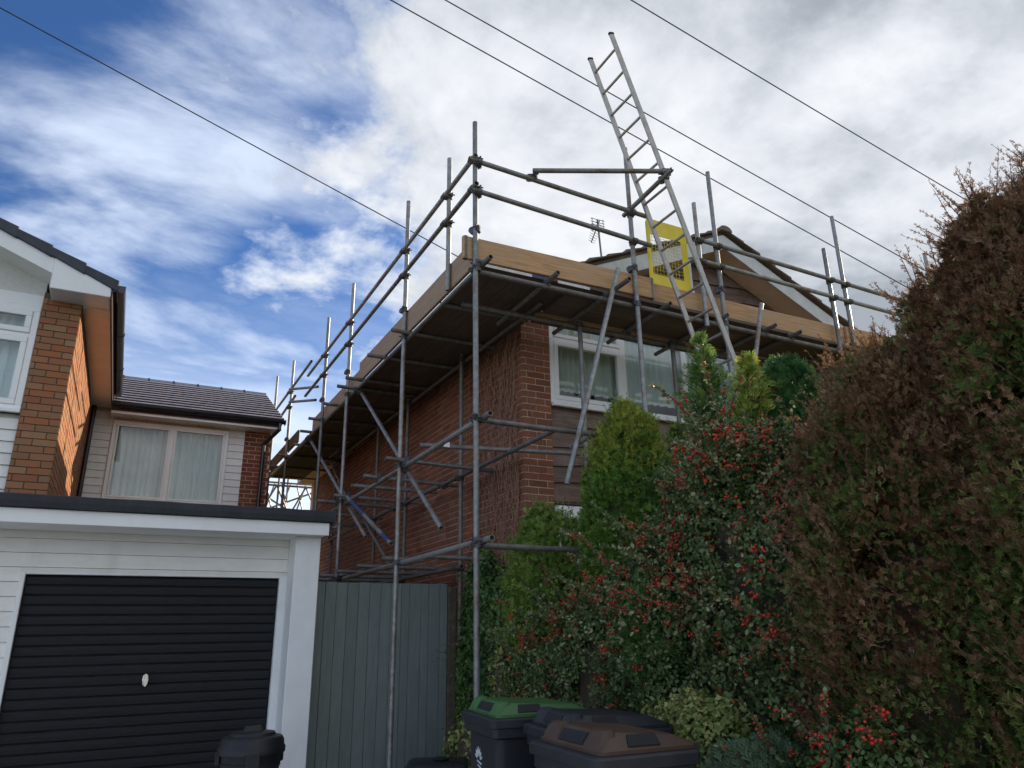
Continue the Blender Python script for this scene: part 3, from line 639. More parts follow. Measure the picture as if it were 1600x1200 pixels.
# ================================================================== SCAFFOLD
sc = thing('scaffold', (2.435, 5.32, 0), 'galvanised tube scaffold with timber decks round the brick house', 'scaffold')
X0, Y0, XI, YI = 2.435, 5.32, 3.30, 5.98
TR = .0242
def tube(name, p, q, mat='galv', r=TR): return MB().tube(p, q, r, 12, hollow=True).build(name, mat, sc, smooth=True)
def std(x, y, z0, z1, dx=0, dy=0): return tube('standard', (x, y, z0), (x + dx, y + dy, z1))
std(X0, Y0, 0, 6.13, -.02)
std(X0, 6.0, 4.66, 6.17)
for y, z in ((7.28, 6.40), (9.66, 6.39), (11.15, 6.44), (14.0, 6.66), (15.85, 6.93)): std(X0, y, 0, z)
for y in (7.66, 9.57, 10.97, 13.6): std(XI, y, 0, 4.72)
for x, z in ((4.183, 6.41), (5.335, 6.46), (7.36, 6.42), (9.15, 6.32)): std(x, Y0, 0, z)
std(5.075, Y0 - .0, 4.5, 5.98); std(7.10, Y0, 4.5, 5.90)
for x in (3.925, 5.15, 7.0): std(x, YI, 0, 4.60)
OUT = .049
# guard rails
tube('guard_rail', (X0 - OUT, 5.24, 5.70), (X0 - OUT, 12.25, 5.78)); tube('guard_rail', (X0 - OUT, 5.22, 5.385), (X0 - OUT, 12.35, 5.44))
tube('guard_rail', (X0 + .0 - OUT, 12.05, 5.98), (X0 - OUT, 15.95, 6.02)); tube('guard_rail', (X0 - OUT, 13.3, 5.72), (X0 - OUT, 15.95, 5.66))
tube('link_tube', (2.33, 13.6, 5.93), (2.64, 12.6, 5.72)); tube('link_tube', (2.33, 13.5, 5.65), (2.62, 12.6, 5.47))
tube('guard_rail', (2.33, Y0 - OUT, 5.665), (4.36, Y0 - OUT, 5.59)); tube('guard_rail', (2.36, Y0 - OUT, 5.345), (4.38, Y0 - OUT, 5.255))
tube('guard_rail', (5.02, Y0 - OUT, 5.49), (9.7, Y0 - OUT, 5.41)); tube('guard_rail', (5.02, Y0 - OUT, 5.235), (9.7, Y0 - OUT, 5.205))
# ledgers under the deck
tube('ledger', (X0 + OUT, 5.14, 4.615), (X0 + OUT, 12.4, 4.70)); tube('ledger', (XI + OUT, 5.75, 4.615), (XI + OUT, 14.2, 4.70)); tube('ledger', (X0 + OUT, 12.5, 4.70), (X0 + OUT, 16.4, 4.72))
tube('ledger', (2.38, Y0 + OUT, 4.575), (7.5, Y0 + OUT, 4.575)); tube('ledger', (7.45, Y0 - OUT, 4.575), (9.8, Y0 - OUT, 4.575)); tube('ledger', (2.6, YI + OUT, 4.56), (9.6, YI + OUT, 4.56))
# deck transoms
for y, e in ((6.35, 2.5), (7.22, 2.27), (8.10, 2.26), (9.05, 2.25), (9.45, 2.24), (10.35, 2.27), (11.25, 2.25), (12.1, 2.3), (13.1, 2.4), (14.1, 2.3), (15.2, 2.35), (16.2, 2.35)):
    zt_ = 4.663 + (y - 5.3) * .0118; tube('transom', (e, y, zt_), (3.52 - random.uniform(0, .06), y, zt_))
for x, e in ((3.18, 5.16), (3.85, 4.98), (4.55, 5.25), (5.28, 5.22), (5.95, 5.2), (6.35, 5.22), (7.2, 5.25), (8.0, 5.25), (8.8, 5.25)):
    tube('transom', (x, e, 4.626), (x + .01, 6.42 + random.uniform(-.05, .05), 4.617))
# middle and lower lifts
tube('ledger', (X0 + OUT, 5.17, 3.20), (X0 + OUT, 10.9, 3.15)); tube('ledger', (XI + .0, 5.52, 3.235), (XI - OUT, 14.2, 3.15))
tube('ledger', (2.40, Y0 + OUT, 3.195), (4.35, Y0 + OUT, 3.185)); tube('ledger', (2.45, 6.72, 3.285), (4.5, 6.0, 3.20))
for a, b_ in (((602, 715), 0),): pass
for xa, xb, y in ((2.25, 3.52, 7.20), (2.30, 3.50, 8.15), (2.30, 3.50, 9.50), (2.20, 3.50, 10.0), (2.25, 3.45, 11.0)): tube('transom', (xa, y, 3.235), (xb, y + .05, 3.215))
tube('transom', (3.72, 5.15, 3.25), (3.80, 6.05, 3.25))
tube('ledger', (X0 + OUT, 5.15, 2.195), (X0 + OUT, 9.5, 2.185)); tube('ledger', (XI - OUT, 7.5, 2.19), (XI - OUT, 13.0, 2.19)); tube('ledger', (2.40, Y0 + OUT, 2.16), (3.6, Y0 + OUT, 2.155))
for xa, xb, y in ((2.30, 2.75, 7.36), (2.62, 3.4, 7.05), (2.28, 3.48, 9.05), (2.15, 3.5, 10.4)): tube('transom', (xa, y, 2.237), (xb, y + .02, 2.232))
for xa, xb, y, z_ in ((2.32, 3.45, 8.75, 3.232), (2.28, 3.5, 12.0, 3.225), (2.30, 3.46, 8.25, 2.236), (2.24, 3.48, 9.75, 2.236), (2.35, 3.45, 11.4, 2.236), (2.3, 3.4, 12.9, 3.22)): tube('transom', (xa, y, z_), (xb, y + .03, z_ - .006))
tube('ledger', (X0 + OUT, 10.7, 3.20), (X0 + OUT, 15.9, 3.17)); tube('ledger', (X0 + OUT, 9.3, 2.235), (X0 + OUT, 14.2, 2.20)); tube('brace', (XI - .10, 11.2, 3.2), (XI - .10, 9.4, 2.15)); tube('brace', (XI - .10, 13.6, 4.6), (XI - .10, 11.2, 3.0))
# braces
tube('brace', (X0 + .10, 9.42, 4.70), (X0 + .10, 6.33, 2.42)); tube('brace', (X0 + .10, 12.6, 4.80), (X0 + .10, 8.75, 2.62))
tube('brace', (X0 - .05, 9.15, 3.16), (X0 - .05, 7.32, 2.38)); tube('brace', (3.905, Y0 - .10, 4.86), (3.225, Y0 - .09, 2.68)); tube('brace', (5.80, Y0 - .1, 4.86), (5.33, Y0 - .1, 3.3)); tube('brace', (6.4, 5.5, 3.3), (7.5, 5.5, 4.4))
MB().tube((X0 - .05, 8.95, 3.0745), (X0 - .05, 8.35, 2.8187), .0252, 12).build('painted_band', 'band_blue', sc, smooth=True); MB().tube((X0 - .05, 7.62, 2.508), (X0 - .05, 7.40, 2.414), .0252, 12).build('painted_band', 'band_blue', sc, smooth=True)
# ladder tie tubes
tube('tie_tube', (2.98, Y0 - .10, 5.70), (4.29, 4.77, 5.81)); tube('tie_tube', (4.14, Y0 + .06, 5.60), (4.245, 4.70, 5.77))
# couplers
cb_ = MB(); cb_.tube((0, 0, -.028), (0, 0, .028), .034, 12); cb_.tube((-.022, .047, 0), (.022, .047, 0), .033, 12); cb_.box(-.030, .030, .012, .040, -.026, .026)
cb_.tube((.036, -.01, 0), (.036, .075, 0), .008, 6); cb_.tube((-.04, .02, .012), (-.04, -.045, .012), .007, 6); cb_.box(-.052, -.028, -.022, -.008, -.012, .030); cb_.tube((.036, .062, 0), (.036, .078, 0), .015, 6)
cme = None
def coupler(p, rz=0, rx=0):
    global cme
    if cme is None:
        cme = bpy.data.meshes.new('coupler'); cme.from_pydata(cb_.v, [], cb_.f); cme.update(); cme.materials.append(M['coupler'])
    o = bpy.data.objects.new('coupler', cme); COL.objects.link(o); o.parent = sc; o.location = Vector(p) - WL[sc.name]; o.rotation_euler = (rx, 0, rz); return o
for y in (5.32, 6.0, 7.28, 9.66, 11.15):
    for z in (5.70 + (y - 5.24) * .0114, 5.385 + (y - 5.22) * .0077): coupler((X0, y, z), R(90))
for y in (14.0, 15.85):
    for z in (6.0, 5.69): coupler((X0, y, z), R(90))
for y in (5.32, 7.28, 9.66):
    for z in (4.63 + (y - 5.3) * .0117, 3.19, 2.19): coupler((X0, y, z), R(-90))
for y in (11.15, 14.0): coupler((X0, y, 4.70), R(-90))
for y in (7.28, 9.66, 11.15, 14.0): coupler((X0, y, 4.98 + (y - 7) * .012), R(20)); 
for y in (7.66, 9.57, 10.97, 13.6):
    for z in (4.64, 3.19, 2.19): coupler((XI, y, z), R(90) if z < 4 else R(-90))
for x in (2.435, 4.183): 
    for z in (5.66 - (x - 2.4) * .037, 5.34 - (x - 2.4) * .044): coupler((x, Y0, z), R(180))
for x in (5.075, 5.335, 7.10, 7.36, 9.15):
    for z in (5.49 - (x - 5) * .017, 5.235 - (x - 5) * .006): coupler((x, Y0, z), R(180))
for x in (2.435, 4.183, 5.335, 7.36): coupler((x, Y0, 4.575), 0)
for x in (2.435, 4.183, 5.335): coupler((x, Y0, 4.97), R(35))
for x in (3.925, 5.15, 7.0): coupler((x, YI, 4.56), 0)
for x in (3.18, 3.85, 5.28, 5.95, 6.35, 7.2): coupler((x, Y0 + OUT + .02, 4.60), R(90), R(90))
for z in (3.195, 2.16): coupler((2.435, Y0, z), 0)
coupler((3.02, Y0 - .05, 5.665), R(60)); coupler((4.27, 4.79, 5.80), R(80)); coupler((4.245, 4.86, 5.75), R(200)); coupler((4.19, Y0 - .02, 5.62), R(140))
for y in (7.2, 8.15, 9.5, 10.0): coupler((X0 + OUT, y, 3.20), R(0), R(90)); coupler((XI, y, 3.19), 0, R(90))
for y, z in ((9.30, 4.62), (7.3, 3.15), (12.3, 4.66), (9.9, 3.25)): coupler((X0 + .07, y, z), R(90), R(30))
for o in sc.children:
    if (o.name.startswith('transom') and WL[o.name].z > 4) or (o.name.startswith('ledger') and o.location.x > .5) or (o.name.startswith('standard') and abs(WL[o.name].x - XI) < .02): o.data.materials[0] = M['galv_old_shaded']  # tubes under the deck take the darker metal, painting in their shade
# decks
def board(p0, p1, axis, w, mat, name='deck_board', th=.038):
    (x0, y0, z0), (x1, y1, z1) = p0, p1
    if axis == 'x': mb = MB().prism([(x0, y0, z0), (x0, y0 + w, z0), (x0, y0 + w, z0 + th), (x0, y0, z0 + th)], (x1 - x0, y1 - y0, z1 - z0))
    else: mb = MB().prism([(x0, y0, z0), (x0 + w, y0, z0), (x0 + w, y0, z0 + th), (x0, y0, z0 + th)], (x1 - x0, y1 - y0, z1 - z0))
    return mb.build(name, mat, sc, bevel=.004)
for r_i in range(4):
    y = 5.37 + r_i * .232 + (.035 if r_i > 2 else 0)
    cuts = [3.52 if r_i > 0 else 2.52, 6.1 + random.uniform(-.3, .3), 9.6]
    if r_i < 1: cuts = [2.52, 6.3, 9.6]
    for a, b_ in zip(cuts[:-1], cuts[1:]): board((a + .004, y, 4.652 + random.uniform(0, .003)), (b_ - .004, y, 4.652), 'x', .225, 'deck_x')
for c_i in range(5):
    x = 2.541 + c_i * .2 ; w_ = .196
    cuts = [5.60, 8.6 + random.uniform(-.4, .4), 12.2]
    for a, b_ in zip(cuts[:-1], cuts[1:]): board((x, a + .004, 4.688 + (a - 5.3) * .0118 + random.uniform(0, .003)), (x, b_ - .004, 4.688 + (b_ - 5.3) * .0118), 'y', w_, 'deck_y')
    board((x, 12.25, 4.79), (x, 16.5, 4.80), 'y', w_, 'deck_y')
board((2.31, Y0 + .026, 4.672), (4.44, Y0 + .026, 4.70), 'x', .036, 'plank_x', 'toe_board', .225)
board((4.30, Y0 + .066, 4.672), (7.35, Y0 + .066, 4.690), 'x', .036, 'plank_x', 'toe_board', .225)
board((7.30, Y0 + .026, 4.690), (9.7, Y0 + .026, 4.690), 'x', .036, 'plank_x', 'toe_board', .225)
board((X0 + .03, 5.42, 4.682), (X0 + .03, 9.2, 4.725), 'y', .036, 'plank_y', 'toe_board', .275)
board((X0 + .068, 9.205, 4.722), (X0 + .068, 12.15, 4.757), 'y', .036, 'plank_y', 'toe_board', .225)
board((X0 + .03, 13.2, 4.83), (X0 + .03, 16.44, 4.84), 'y', .036, 'deck_y', 'toe_board', .225)
board((2.30, 16.45, 4.82), (3.5, 16.45, 4.82), 'x', .036, 'deck_x', 'toe_board', .225)
box('painted_band', 'band_white', sc, 2.52, 3.02, Y0 + .0435, Y0 + .0485, 4.640, 4.668); box('painted_band', 'band_blue', sc, 3.025, 3.24, Y0 + .0435, Y0 + .0485, 4.640, 4.668); box('painted_band', 'band_white', sc, 3.30, 3.66, Y0 + .0435, Y0 + .0485, 4.640, 4.668)
for a, b_ in ((3.45, 3.95), (4.0, 4.6), (4.68, 5.35), (5.45, 6.1)): box('lath', 'plank_x', sc, a, b_, 6.06, 6.10, 4.628, 4.648)
MB().box(2.66, 2.72, 6.60, 6.605, 3.26, 3.31).build('tag', 'white_tag', sc)
for xa, z_, y_ in ((2.325, 4.672, Y0 + .026), (4.40, 4.6995, Y0 + .026), (4.32, 4.672, Y0 + .066), (7.30, 4.6897, Y0 + .066)):
    box('end_band', 'galv_old_shaded', sc, xa, xa + .028, y_ - .002, y_ + .038, z_ - .002, z_ + .229)
# lattice beam closing the far end
lb = MB(); ya = 17.3
for z in (4.12, 4.80): lb.tube((2.15, ya, z), (4.2, ya, z), .024, 8)
for k in range(6): lb.tube((2.2 + k * .33, ya, 4.12 if k % 2 else 4.80), (2.53 + k * .33, ya, 4.80 if k % 2 else 4.12), .02, 6)
lb.tube((2.1, 18.6, 4.1), (4.0, 18.2, 4.9), .022, 6); lb.tube((2.5, 18.6, 4.95), (4.0, 18.2, 4.0), .022, 6); lb.tube((2.0, 18.4, 4.35), (4.0, 18.4, 4.35), .022, 6)
for k in range(5): lb.tube((2.3 + k * .36, 17.9, 4.05), (2.55 + k * .36, 17.9, 4.95), .018, 6); lb.tube((2.6 + k * .36, 17.9, 4.05), (2.35 + k * .36, 17.9, 4.95), .018, 6)
lb.tube((2.1, 17.9, 4.98), (4.3, 17.9, 4.98), .022, 6); lb.tube((2.1, 17.9, 4.05), (4.3, 17.9, 4.05), .022, 6)
lb.build('lattice_beam', 'galv', sc)
std(2.9, 17.3, 0, 5.2); std(3.3, 18.4, 0, 5.3)

# ================================================================== LADDER, GATE, AERIAL, WIRES
ld = thing('ladder', (6.2, 5.0, 0), 'tall aluminium ladder leaning up past the scaffold deck', 'ladder')
lt = Vector((3.72, 0, 7.31)); dirl = Vector((2.513, 0, -7.31)).normalized(); LEN = 7.31 / -dirl.z
nrm = Vector((-dirl.z, 0, dirl.x))
for y in (4.81, 5.20):
    a = Vector((lt.x, y, lt.z)); b_ = a + dirl * LEN
    w_ = Vector((0, .0115, 0)); h_ = nrm * .028
    MB().loft([[a - w_ - h_, a + w_ - h_, a + w_ + h_, a - w_ + h_], [b_ - w_ - h_, b_ + w_ - h_, b_ + w_ + h_, b_ - w_ + h_]]).build('stile', 'aluminium', ld, bevel=.003)
    MB().loft([[a + dirl * .004 - w_ * 1.15 - h_ * 1.08, a + dirl * .004 + w_ * 1.15 - h_ * 1.08, a + dirl * .004 + w_ * 1.15 + h_ * 1.08, a + dirl * .004 - w_ * 1.15 + h_ * 1.08], [a - dirl * .02 - w_ * 1.1 - h_, a - dirl * .02 + w_ * 1.1 - h_, a - dirl * .02 + w_ * 1.1 + h_, a - dirl * .02 - w_ * 1.1 + h_]]).build('end_cap', 'rubber', ld)
k = 0
while .16 + k * .262 < LEN - .1:
    c = lt + dirl * (.16 + k * .262)
    MB().tube((c.x, 4.800 if k else 4.81, c.z), (c.x, 5.21, c.z), .0145, 10).build('rung', 'aluminium', ld, smooth=True); k += 1

gx0, gx1, gz0, gz1, gy = 4.47, 5.005, 4.83, 5.70, 5.43
yg = thing('ladder_gate', (4.74, gy, 4.83), 'yellow steel safety gate with wire mesh on the scaffold deck', 'safety gate')
def rrect(x0, x1, z0, z1, r, n=5):
    out = []
    for cx, cz, a0 in ((x1 - r, z1 - r, 0), (x0 + r, z1 - r, 90), (x0 + r, z0 + r, 180), (x1 - r, z0 + r, 270)):
        for i in range(n + 1): a = R(a0 + 90 * i / n); out.append((cx + r * math.cos(a), cz + r * math.sin(a)))
    return out
def plate_with_hole(outer, inner, y, th):
    n = len(outer); mb = MB()
    v = [(x, y, z) for x, z in outer] + [(x, y, z) for x, z in inner] + [(x, y + th, z) for x, z in outer] + [(x, y + th, z) for x, z in inner]
    f = []
    for i in range(n):
        j = (i + 1) % n; f += [(i, j, n + j, n + i), (2 * n + i, 3 * n + i, 3 * n + j, 2 * n + j), (i, 2 * n + i, 2 * n + j, j), (n + i, n + j, 3 * n + j, 3 * n + i)]
    return mb.add(v, f)
plate_with_hole(rrect(gx0, gx1, gz0, gz1, .05), rrect(gx0 + .045, gx1 - .075, gz0 + .21, gz1 - .19, .006), gy, .006).build('frame', 'yellow_paint', yg)
for xx in (gx0 + .006, gx1 - .006): MB().tube((xx, gy + .003, gz0 + .05), (xx, gy + .003, gz1 - .05), .011, 8).build('edge_tube', 'yellow_paint', yg, smooth=True)
for i in range(9): x = gx0 + .045 + .0415 * (i + .6); MB().tube((x, gy + .010, gz0 + .2), (x, gy + .010, gz1 - .18), .0022, 5).build('mesh_wire', 'yellow_paint', yg)
for i in range(11): z_ = gz0 + .21 + .043 * (i + .5); MB().tube((gx0 + .04, gy + .014, z_), (gx1 - .07, gy + .014, z_), .0022, 5).build('mesh_wire', 'yellow_paint', yg)
MB().tube((gx1 + .03, gy + .02, gz0 + .12), (gx1 + .03, gy + .02, gz0 + .50), .018, 8).box(gx1 - .01, gx1 + .05, gy + .0, gy + .04, gz0 + .08, gz0 + .13).build('hinge', 'white_tag', yg)

ar = thing('tv_aerial', (6.45, 9.0, 6.6), 'grey television aerial on a mast above the tiled roof', 'aerial')
ma = Vector((6.46, 9.0, 6.4)); mt = Vector((6.37, 9.0, 8.14))
MB().tube(ma, mt, .016, 8).build('mast', 'aerial_grey', ar)
bA = Vector((6.40, 8.97, 8.12)); bB = Vector((6.05, 8.75, 7.50)); bm_ = MB().tube(bA, bB, .012, 8); bm_ = bm_.build('boom', 'aerial_grey', ar)
el = (bB - bA).normalized().cross(Vector((.2, 1, 0))).normalized()
for k in range(9):
    c = bA.lerp(bB, .18 + k * .1); L_ = .10 - k * .005; MB().tube(c - el * L_, c + el * L_, .004, 5).build('element', 'aerial_grey', ar)
for k in range(5):
    z_ = 8.12 - k * .055; MB().tube((6.22, 8.98, z_), (6.50, 8.98, z_ + .01), .006, 5).build('reflector_rod', 'aerial_grey', ar)
MB().tube((6.25, 8.98, 8.14), (6.25, 8.98, 7.88), .006, 5).tube((6.47, 8.98, 8.15), (6.47, 8.98, 7.89), .006, 5).build('reflector_bar', 'aerial_grey', ar)

def wire(label, A, B, r=.008, sag=.0, ext=(1.5, 1.0)):
    A = Vector(A); B = Vector(B); p0 = B + (A - B) * ext[0]; p1 = A + (B - A) * ext[1]; n = 24; mb = MB(); pts = []
    for i in range(n + 1): t_ = i / n; p = p0.lerp(p1, t_); p.z -= sag * 4 * t_ * (1 - t_); pts.append(p)
    seg = 6; secs = []
    d = (p1 - p0).normalized(); u = d.orthogonal().normalized(); w_ = d.cross(u)
    for p in pts: secs.append([p + (u * math.cos(2 * math.pi * i / seg) + w_ * math.sin(2 * math.pi * i / seg)) * r for i in range(seg)])
    mb.loft(secs); tag(mb.build('overhead_cable', 'cable', None, smooth='all'), label, 'cable', 'overhead cables')
def dirp(d, t): return (d[0] * t, d[1] * t, CAMZ + d[2] * t)
wire('thin black overhead cable crossing the blue sky to the brick house', dirp((-.19135, .76198, .61869), 11), (5.0, 8.3, 5.93), .0075, .0, (2.2, 1))
wire('lowest of the three overhead cables behind the ladder', dirp((.19566, .66664, .71924), 10), dirp((.78194, .48779, .38811), 13), .0085, .03, (1.6, 1.6))
wire('middle of the three overhead cables, passing the ladder top', dirp((.25539, .6415, .72336), 10.4), dirp((.78926, .46548, .40051), 13.4), .0085, .03, (1.6, 1.6))
wire('highest overhead cable, running above the ladder and the red brown conifer', dirp((.45088, .53526, .71429), 10), dirp((.78854, .40458, .46316), 13), .0075, .03, (1.6, 1.6))

# ================================================================== BINS
def rr_sec(x0, x1, y0, y1, z, r, n=3, dz=0.0):
    pts = []
    for cx, cy, a0 in ((x1 - r, y1 - r, 0), (x0 + r, y1 - r, 90), (x0 + r, y0 + r, 180), (x1 - r, y0 + r, 270)):
        for i in range(n + 1):
            a = R(a0 + 90 * i / n); px = cx + r * math.cos(a); pts.append((px, cy + r * math.sin(a), z + dz * (px - x0) / (x1 - x0)))
    return pts
def wheelie(origin, rot, w, d, h, lid_mat, label, emblem=True, letter=False):
    """front faces local -X; width along Y"""
    t = thing('wheelie_bin', origin, label, 'bin', 'wheelie bins by the hedge'); o = Vector(origin); mt = Matrix.Translation(o) @ Matrix.Rotation(rot, 4, 'Z')
    P = lambda mb, nm, mat, par=t, **k: mb.xf(mt).build(nm, mat, par, **k)
    b = .80; hb = h - .12
    body = P(MB().loft([rr_sec(.09, d - .10, -w / 2 * b, w / 2 * b, .04, .05), rr_sec(.03, d - .03, -w / 2 + .045, w / 2 - .045, hb * .72, .05), rr_sec(.025, d - .02, -w / 2 + .035, w / 2 - .035, hb, .05)]), 'body', 'bin_body', smooth=True)
    P(MB().loft([rr_sec(.014, d, -w / 2 + .022, w / 2 - .022, hb - .055, .03), rr_sec(.0, d + .012, -w / 2 + .008, w / 2 - .008, hb - .045, .03), rr_sec(.0, d + .012, -w / 2 + .008, w / 2 - .008, hb + .0, .03), rr_sec(-.016, d + .022, -w / 2 - .008, w / 2 + .008, hb + .006, .03), rr_sec(-.016, d + .022, -w / 2 - .008, w / 2 + .008, hb + .045, .03), rr_sec(-.008, d + .018, -w / 2, w / 2, hb + .052, .03), rr_sec(.03, d, -w / 2 + .04, w / 2 - .04, hb + .053, .03)]), 'rim', 'bin_body', body, smooth=True)
    z = hb + .054; s = .05
    lid = P(MB().loft([rr_sec(.022, d + .03, -w / 2 + .028, w / 2 - .028, z, .03), rr_sec(.022, d + .03, -w / 2 + .028, w / 2 - .028, z + .014, .03), rr_sec(.034, d + .025, -w / 2 + .040, w / 2 - .040, z + .020, .03), rr_sec(.075, d - .04, -w / 2 + .075, w / 2 - .075, z + .072, .03, dz=s * -.5), rr_sec(.095, d - .05, -w / 2 + .092, w / 2 - .092, z + .076, .03, dz=s * -.5), rr_sec(.115, d - .07, -w / 2 + .112, w / 2 - .112, z + .066, .03, dz=s * -.4)]), 'lid', lid_mat, smooth=True)
    # moulded corner grips and near-black slabs painting in the shade of hand pockets
    for sy in (-1, 1):
        yc = sy * (w / 2 - .115)
        P(MB().loft([rr_sec(.020, .135, yc - .062, yc + .062, z + .012, .02), rr_sec(.044, .125, yc - .048, yc + .048, z + .062, .02), rr_sec(.066, .12, yc - .040, yc + .040, z + .080, .015)]), 'grip', lid_mat, lid, smooth=True)
    P(MB().prism([(.0335, -w / 2 + .19, z + .024), (.064, -w / 2 + .19, z + .064), (.071, -w / 2 + .19, z + .064), (.045, -w / 2 + .19, z + .024)], (0, w - .38, 0)), 'pocket_shade', 'slot_shade', lid)
    for sy in (-1, 1):
        ya, yb = sy * (w / 2 - .0390), sy * (w / 2 - .0690)
        P(MB().prism([(.155, ya, z + .025), (.30, ya, z + .025), (.295, yb, z + .062), (.165, yb, z + .063)], (0, -sy * .006, -.003)), 'pocket_shade', 'slot_shade', lid)
        P(MB().tube((d - .07, sy * (w / 2 - .05), .10), (d - .07, sy * (w / 2 - .005), .10), .10, 18), 'wheel', 'rubber', smooth=True)
    P(MB().tube((d + .05, -w / 2 + .06, hb + .05), (d + .05, w / 2 - .06, hb + .05), .014, 10), 'handle', 'bin_body', smooth=True)
    for k in range(3):
        P(MB().prism([(.0185 - .0 + .0, -.06 + k * .06, hb - .5), (.0125, -.06 + k * .06, hb - .03), (.030, -.06 + k * .06, hb - .03), (.04, -.06 + k * .06, hb - .5)], (0, .012, 0)), 'rib', 'bin_body', body) if not emblem else None
    def front(y, zz): # point on the front panel
        t_ = max(0, min(1, (zz - hb * .72) / (hb * .28))); xx = .03 - .005 * t_ if zz > hb * .72 else .09 - .06 * (zz - .04) / (hb * .72 - .04)
        return (xx - .004, y, zz)
    if emblem:
        cz = hb - .20; cy = .06
        for k in range(7):   # fan of petals
            a = R(20 + k * 23); r0, r1 = .022, .075
            c_, s_ = math.cos(a), math.sin(a); pw = .009
            pts = [(cy - c_ * r0, cz + s_ * r0), (cy - c_ * .05 - s_ * pw, cz + s_ * .05 - c_ * pw), (cy - c_ * r1, cz + s_ * r1), (cy - c_ * .05 + s_ * pw, cz + s_ * .05 + c_ * pw)]
            P(MB().prism([front(y, z_) for y, z_ in pts], (.002, 0, 0)), 'emblem_petal', 'emblem_white', body)
        for k in range(3):
            zz = cz - .02 - k * .022; P(MB().prism([front(cy - .05 + .01 * k, zz), front(cy + .03 - .01 * k, zz + .012), front(cy + .03 - .01 * k, zz + .02), front(cy - .05 + .01 * k, zz + .010)], (.002, 0, 0)), 'emblem_wave', 'emblem_white', body)
    if letter:
        lz = hb - .115; ly = .10
        for pts in (((-.022, 0), (-.010, 0), (-.010, .075), (-.022, .075)), ((.010, 0), (.022, 0), (.022, .075), (.010, .075)), ((-.0099, .063), (.0099, .063), (.0099, .075), (-.0099, .075)), ((-.0099, .028), (.0099, .028), (.0099, .04), (-.0099, .04))):
            P(MB().prism([front(ly + a, lz + c_) for a, c_ in pts], (.002, 0, 0)), 'painted_letter', 'emblem_white', body)
    return t
wheelie((1.655, 2.80, 0), R(-3), .58, .44, 1.125, 'bin_brown', 'black wheelie bin with brown lid, nearest of the three')
wheelie((2.03, 3.60, 0), R(-6), .56, .56, 1.10, 'bin_body', 'all black wheelie bin squeezed between the green and brown lidded ones', emblem=False)
wheelie((1.97, 4.30, 0), R(-7), .62, .58, 1.115, 'bin_green', 'dark wheelie bin with green lid by the scaffold corner post')
for o in list(bpy.data.objects):
    if o.name.startswith('wheelie_bin') and 'nearest' in o['label']: pass

db = thing('dustbin', (1.01, 6.2, 0), 'round black plastic dustbin with clip lid in front of the garage', 'dustbin')
MB().lathe([(.155, 0), (.165, .02), (.20, .55), (.205, .60), (.212, .61), (.212, .64), (.20, .645)], (1.01, 6.2, 0)).build('body', 'plastic_black', db, smooth=True)
dl_ = MB().lathe([(.218, .70), (.240, .70), (.240, .735), (.230, .748), (.226, .785), (.212, .806), (.165, .818), (.158, .835), (.06, .842), (.001, .843)], (1.01, 6.2, .0)).build('lid', 'plastic_black', db, smooth=True)
MB().lathe([(.205, .64), (.21, .70)], (1.01, 6.2, 0)).build('collar', 'plastic_black', db, smooth=True)
MB().loft([rr_sec(.93, 1.09, 6.17, 6.23, .835, .02), rr_sec(.945, 1.075, 6.175, 6.225, .872, .018), rr_sec(.955, 1.065, 6.18, 6.22, .878, .015)]).build('lid_handle', 'plastic_black', dl_, smooth=True)
for a in (-95, 20, 160):
    m_ = Matrix.Translation((1.01, 6.2, 0)) @ Matrix.Rotation(R(a), 4, 'Z'); MB().box(.205, .243, -.05, .05, .62, .715).xf(m_).build('clip', 'plastic_black', db, bevel=.008)

rb = thing('storage_box', (2.42, 6.1, 0), 'low black plastic box with lid beside the green lidded bin', 'box')
m_ = Matrix.Translation((2.42, 6.05, 0)) @ Matrix.Rotation(R(-25), 4, 'Z')
MB().loft([rr_sec(-.19, .19, -.15, .15, 0, .03), rr_sec(-.22, .22, -.18, .18, .49, .03)]).xf(m_).build('body', 'plastic_black', rb, smooth=True)
l_ = MB().loft([rr_sec(-.24, .24, -.20, .20, .492, .03), rr_sec(-.24, .24, -.20, .20, .53, .03), rr_sec(-.21, .21, -.17, .17, .548, .03)]).xf(m_).build('lid', 'plastic_black', rb, smooth=True)
MB().lathe([(.06, 0), (.07, .012), (.05, .02), (.03, .012)], (2.45, 6.05, .549)).build('cap', 'plastic_black', l_, smooth=True)

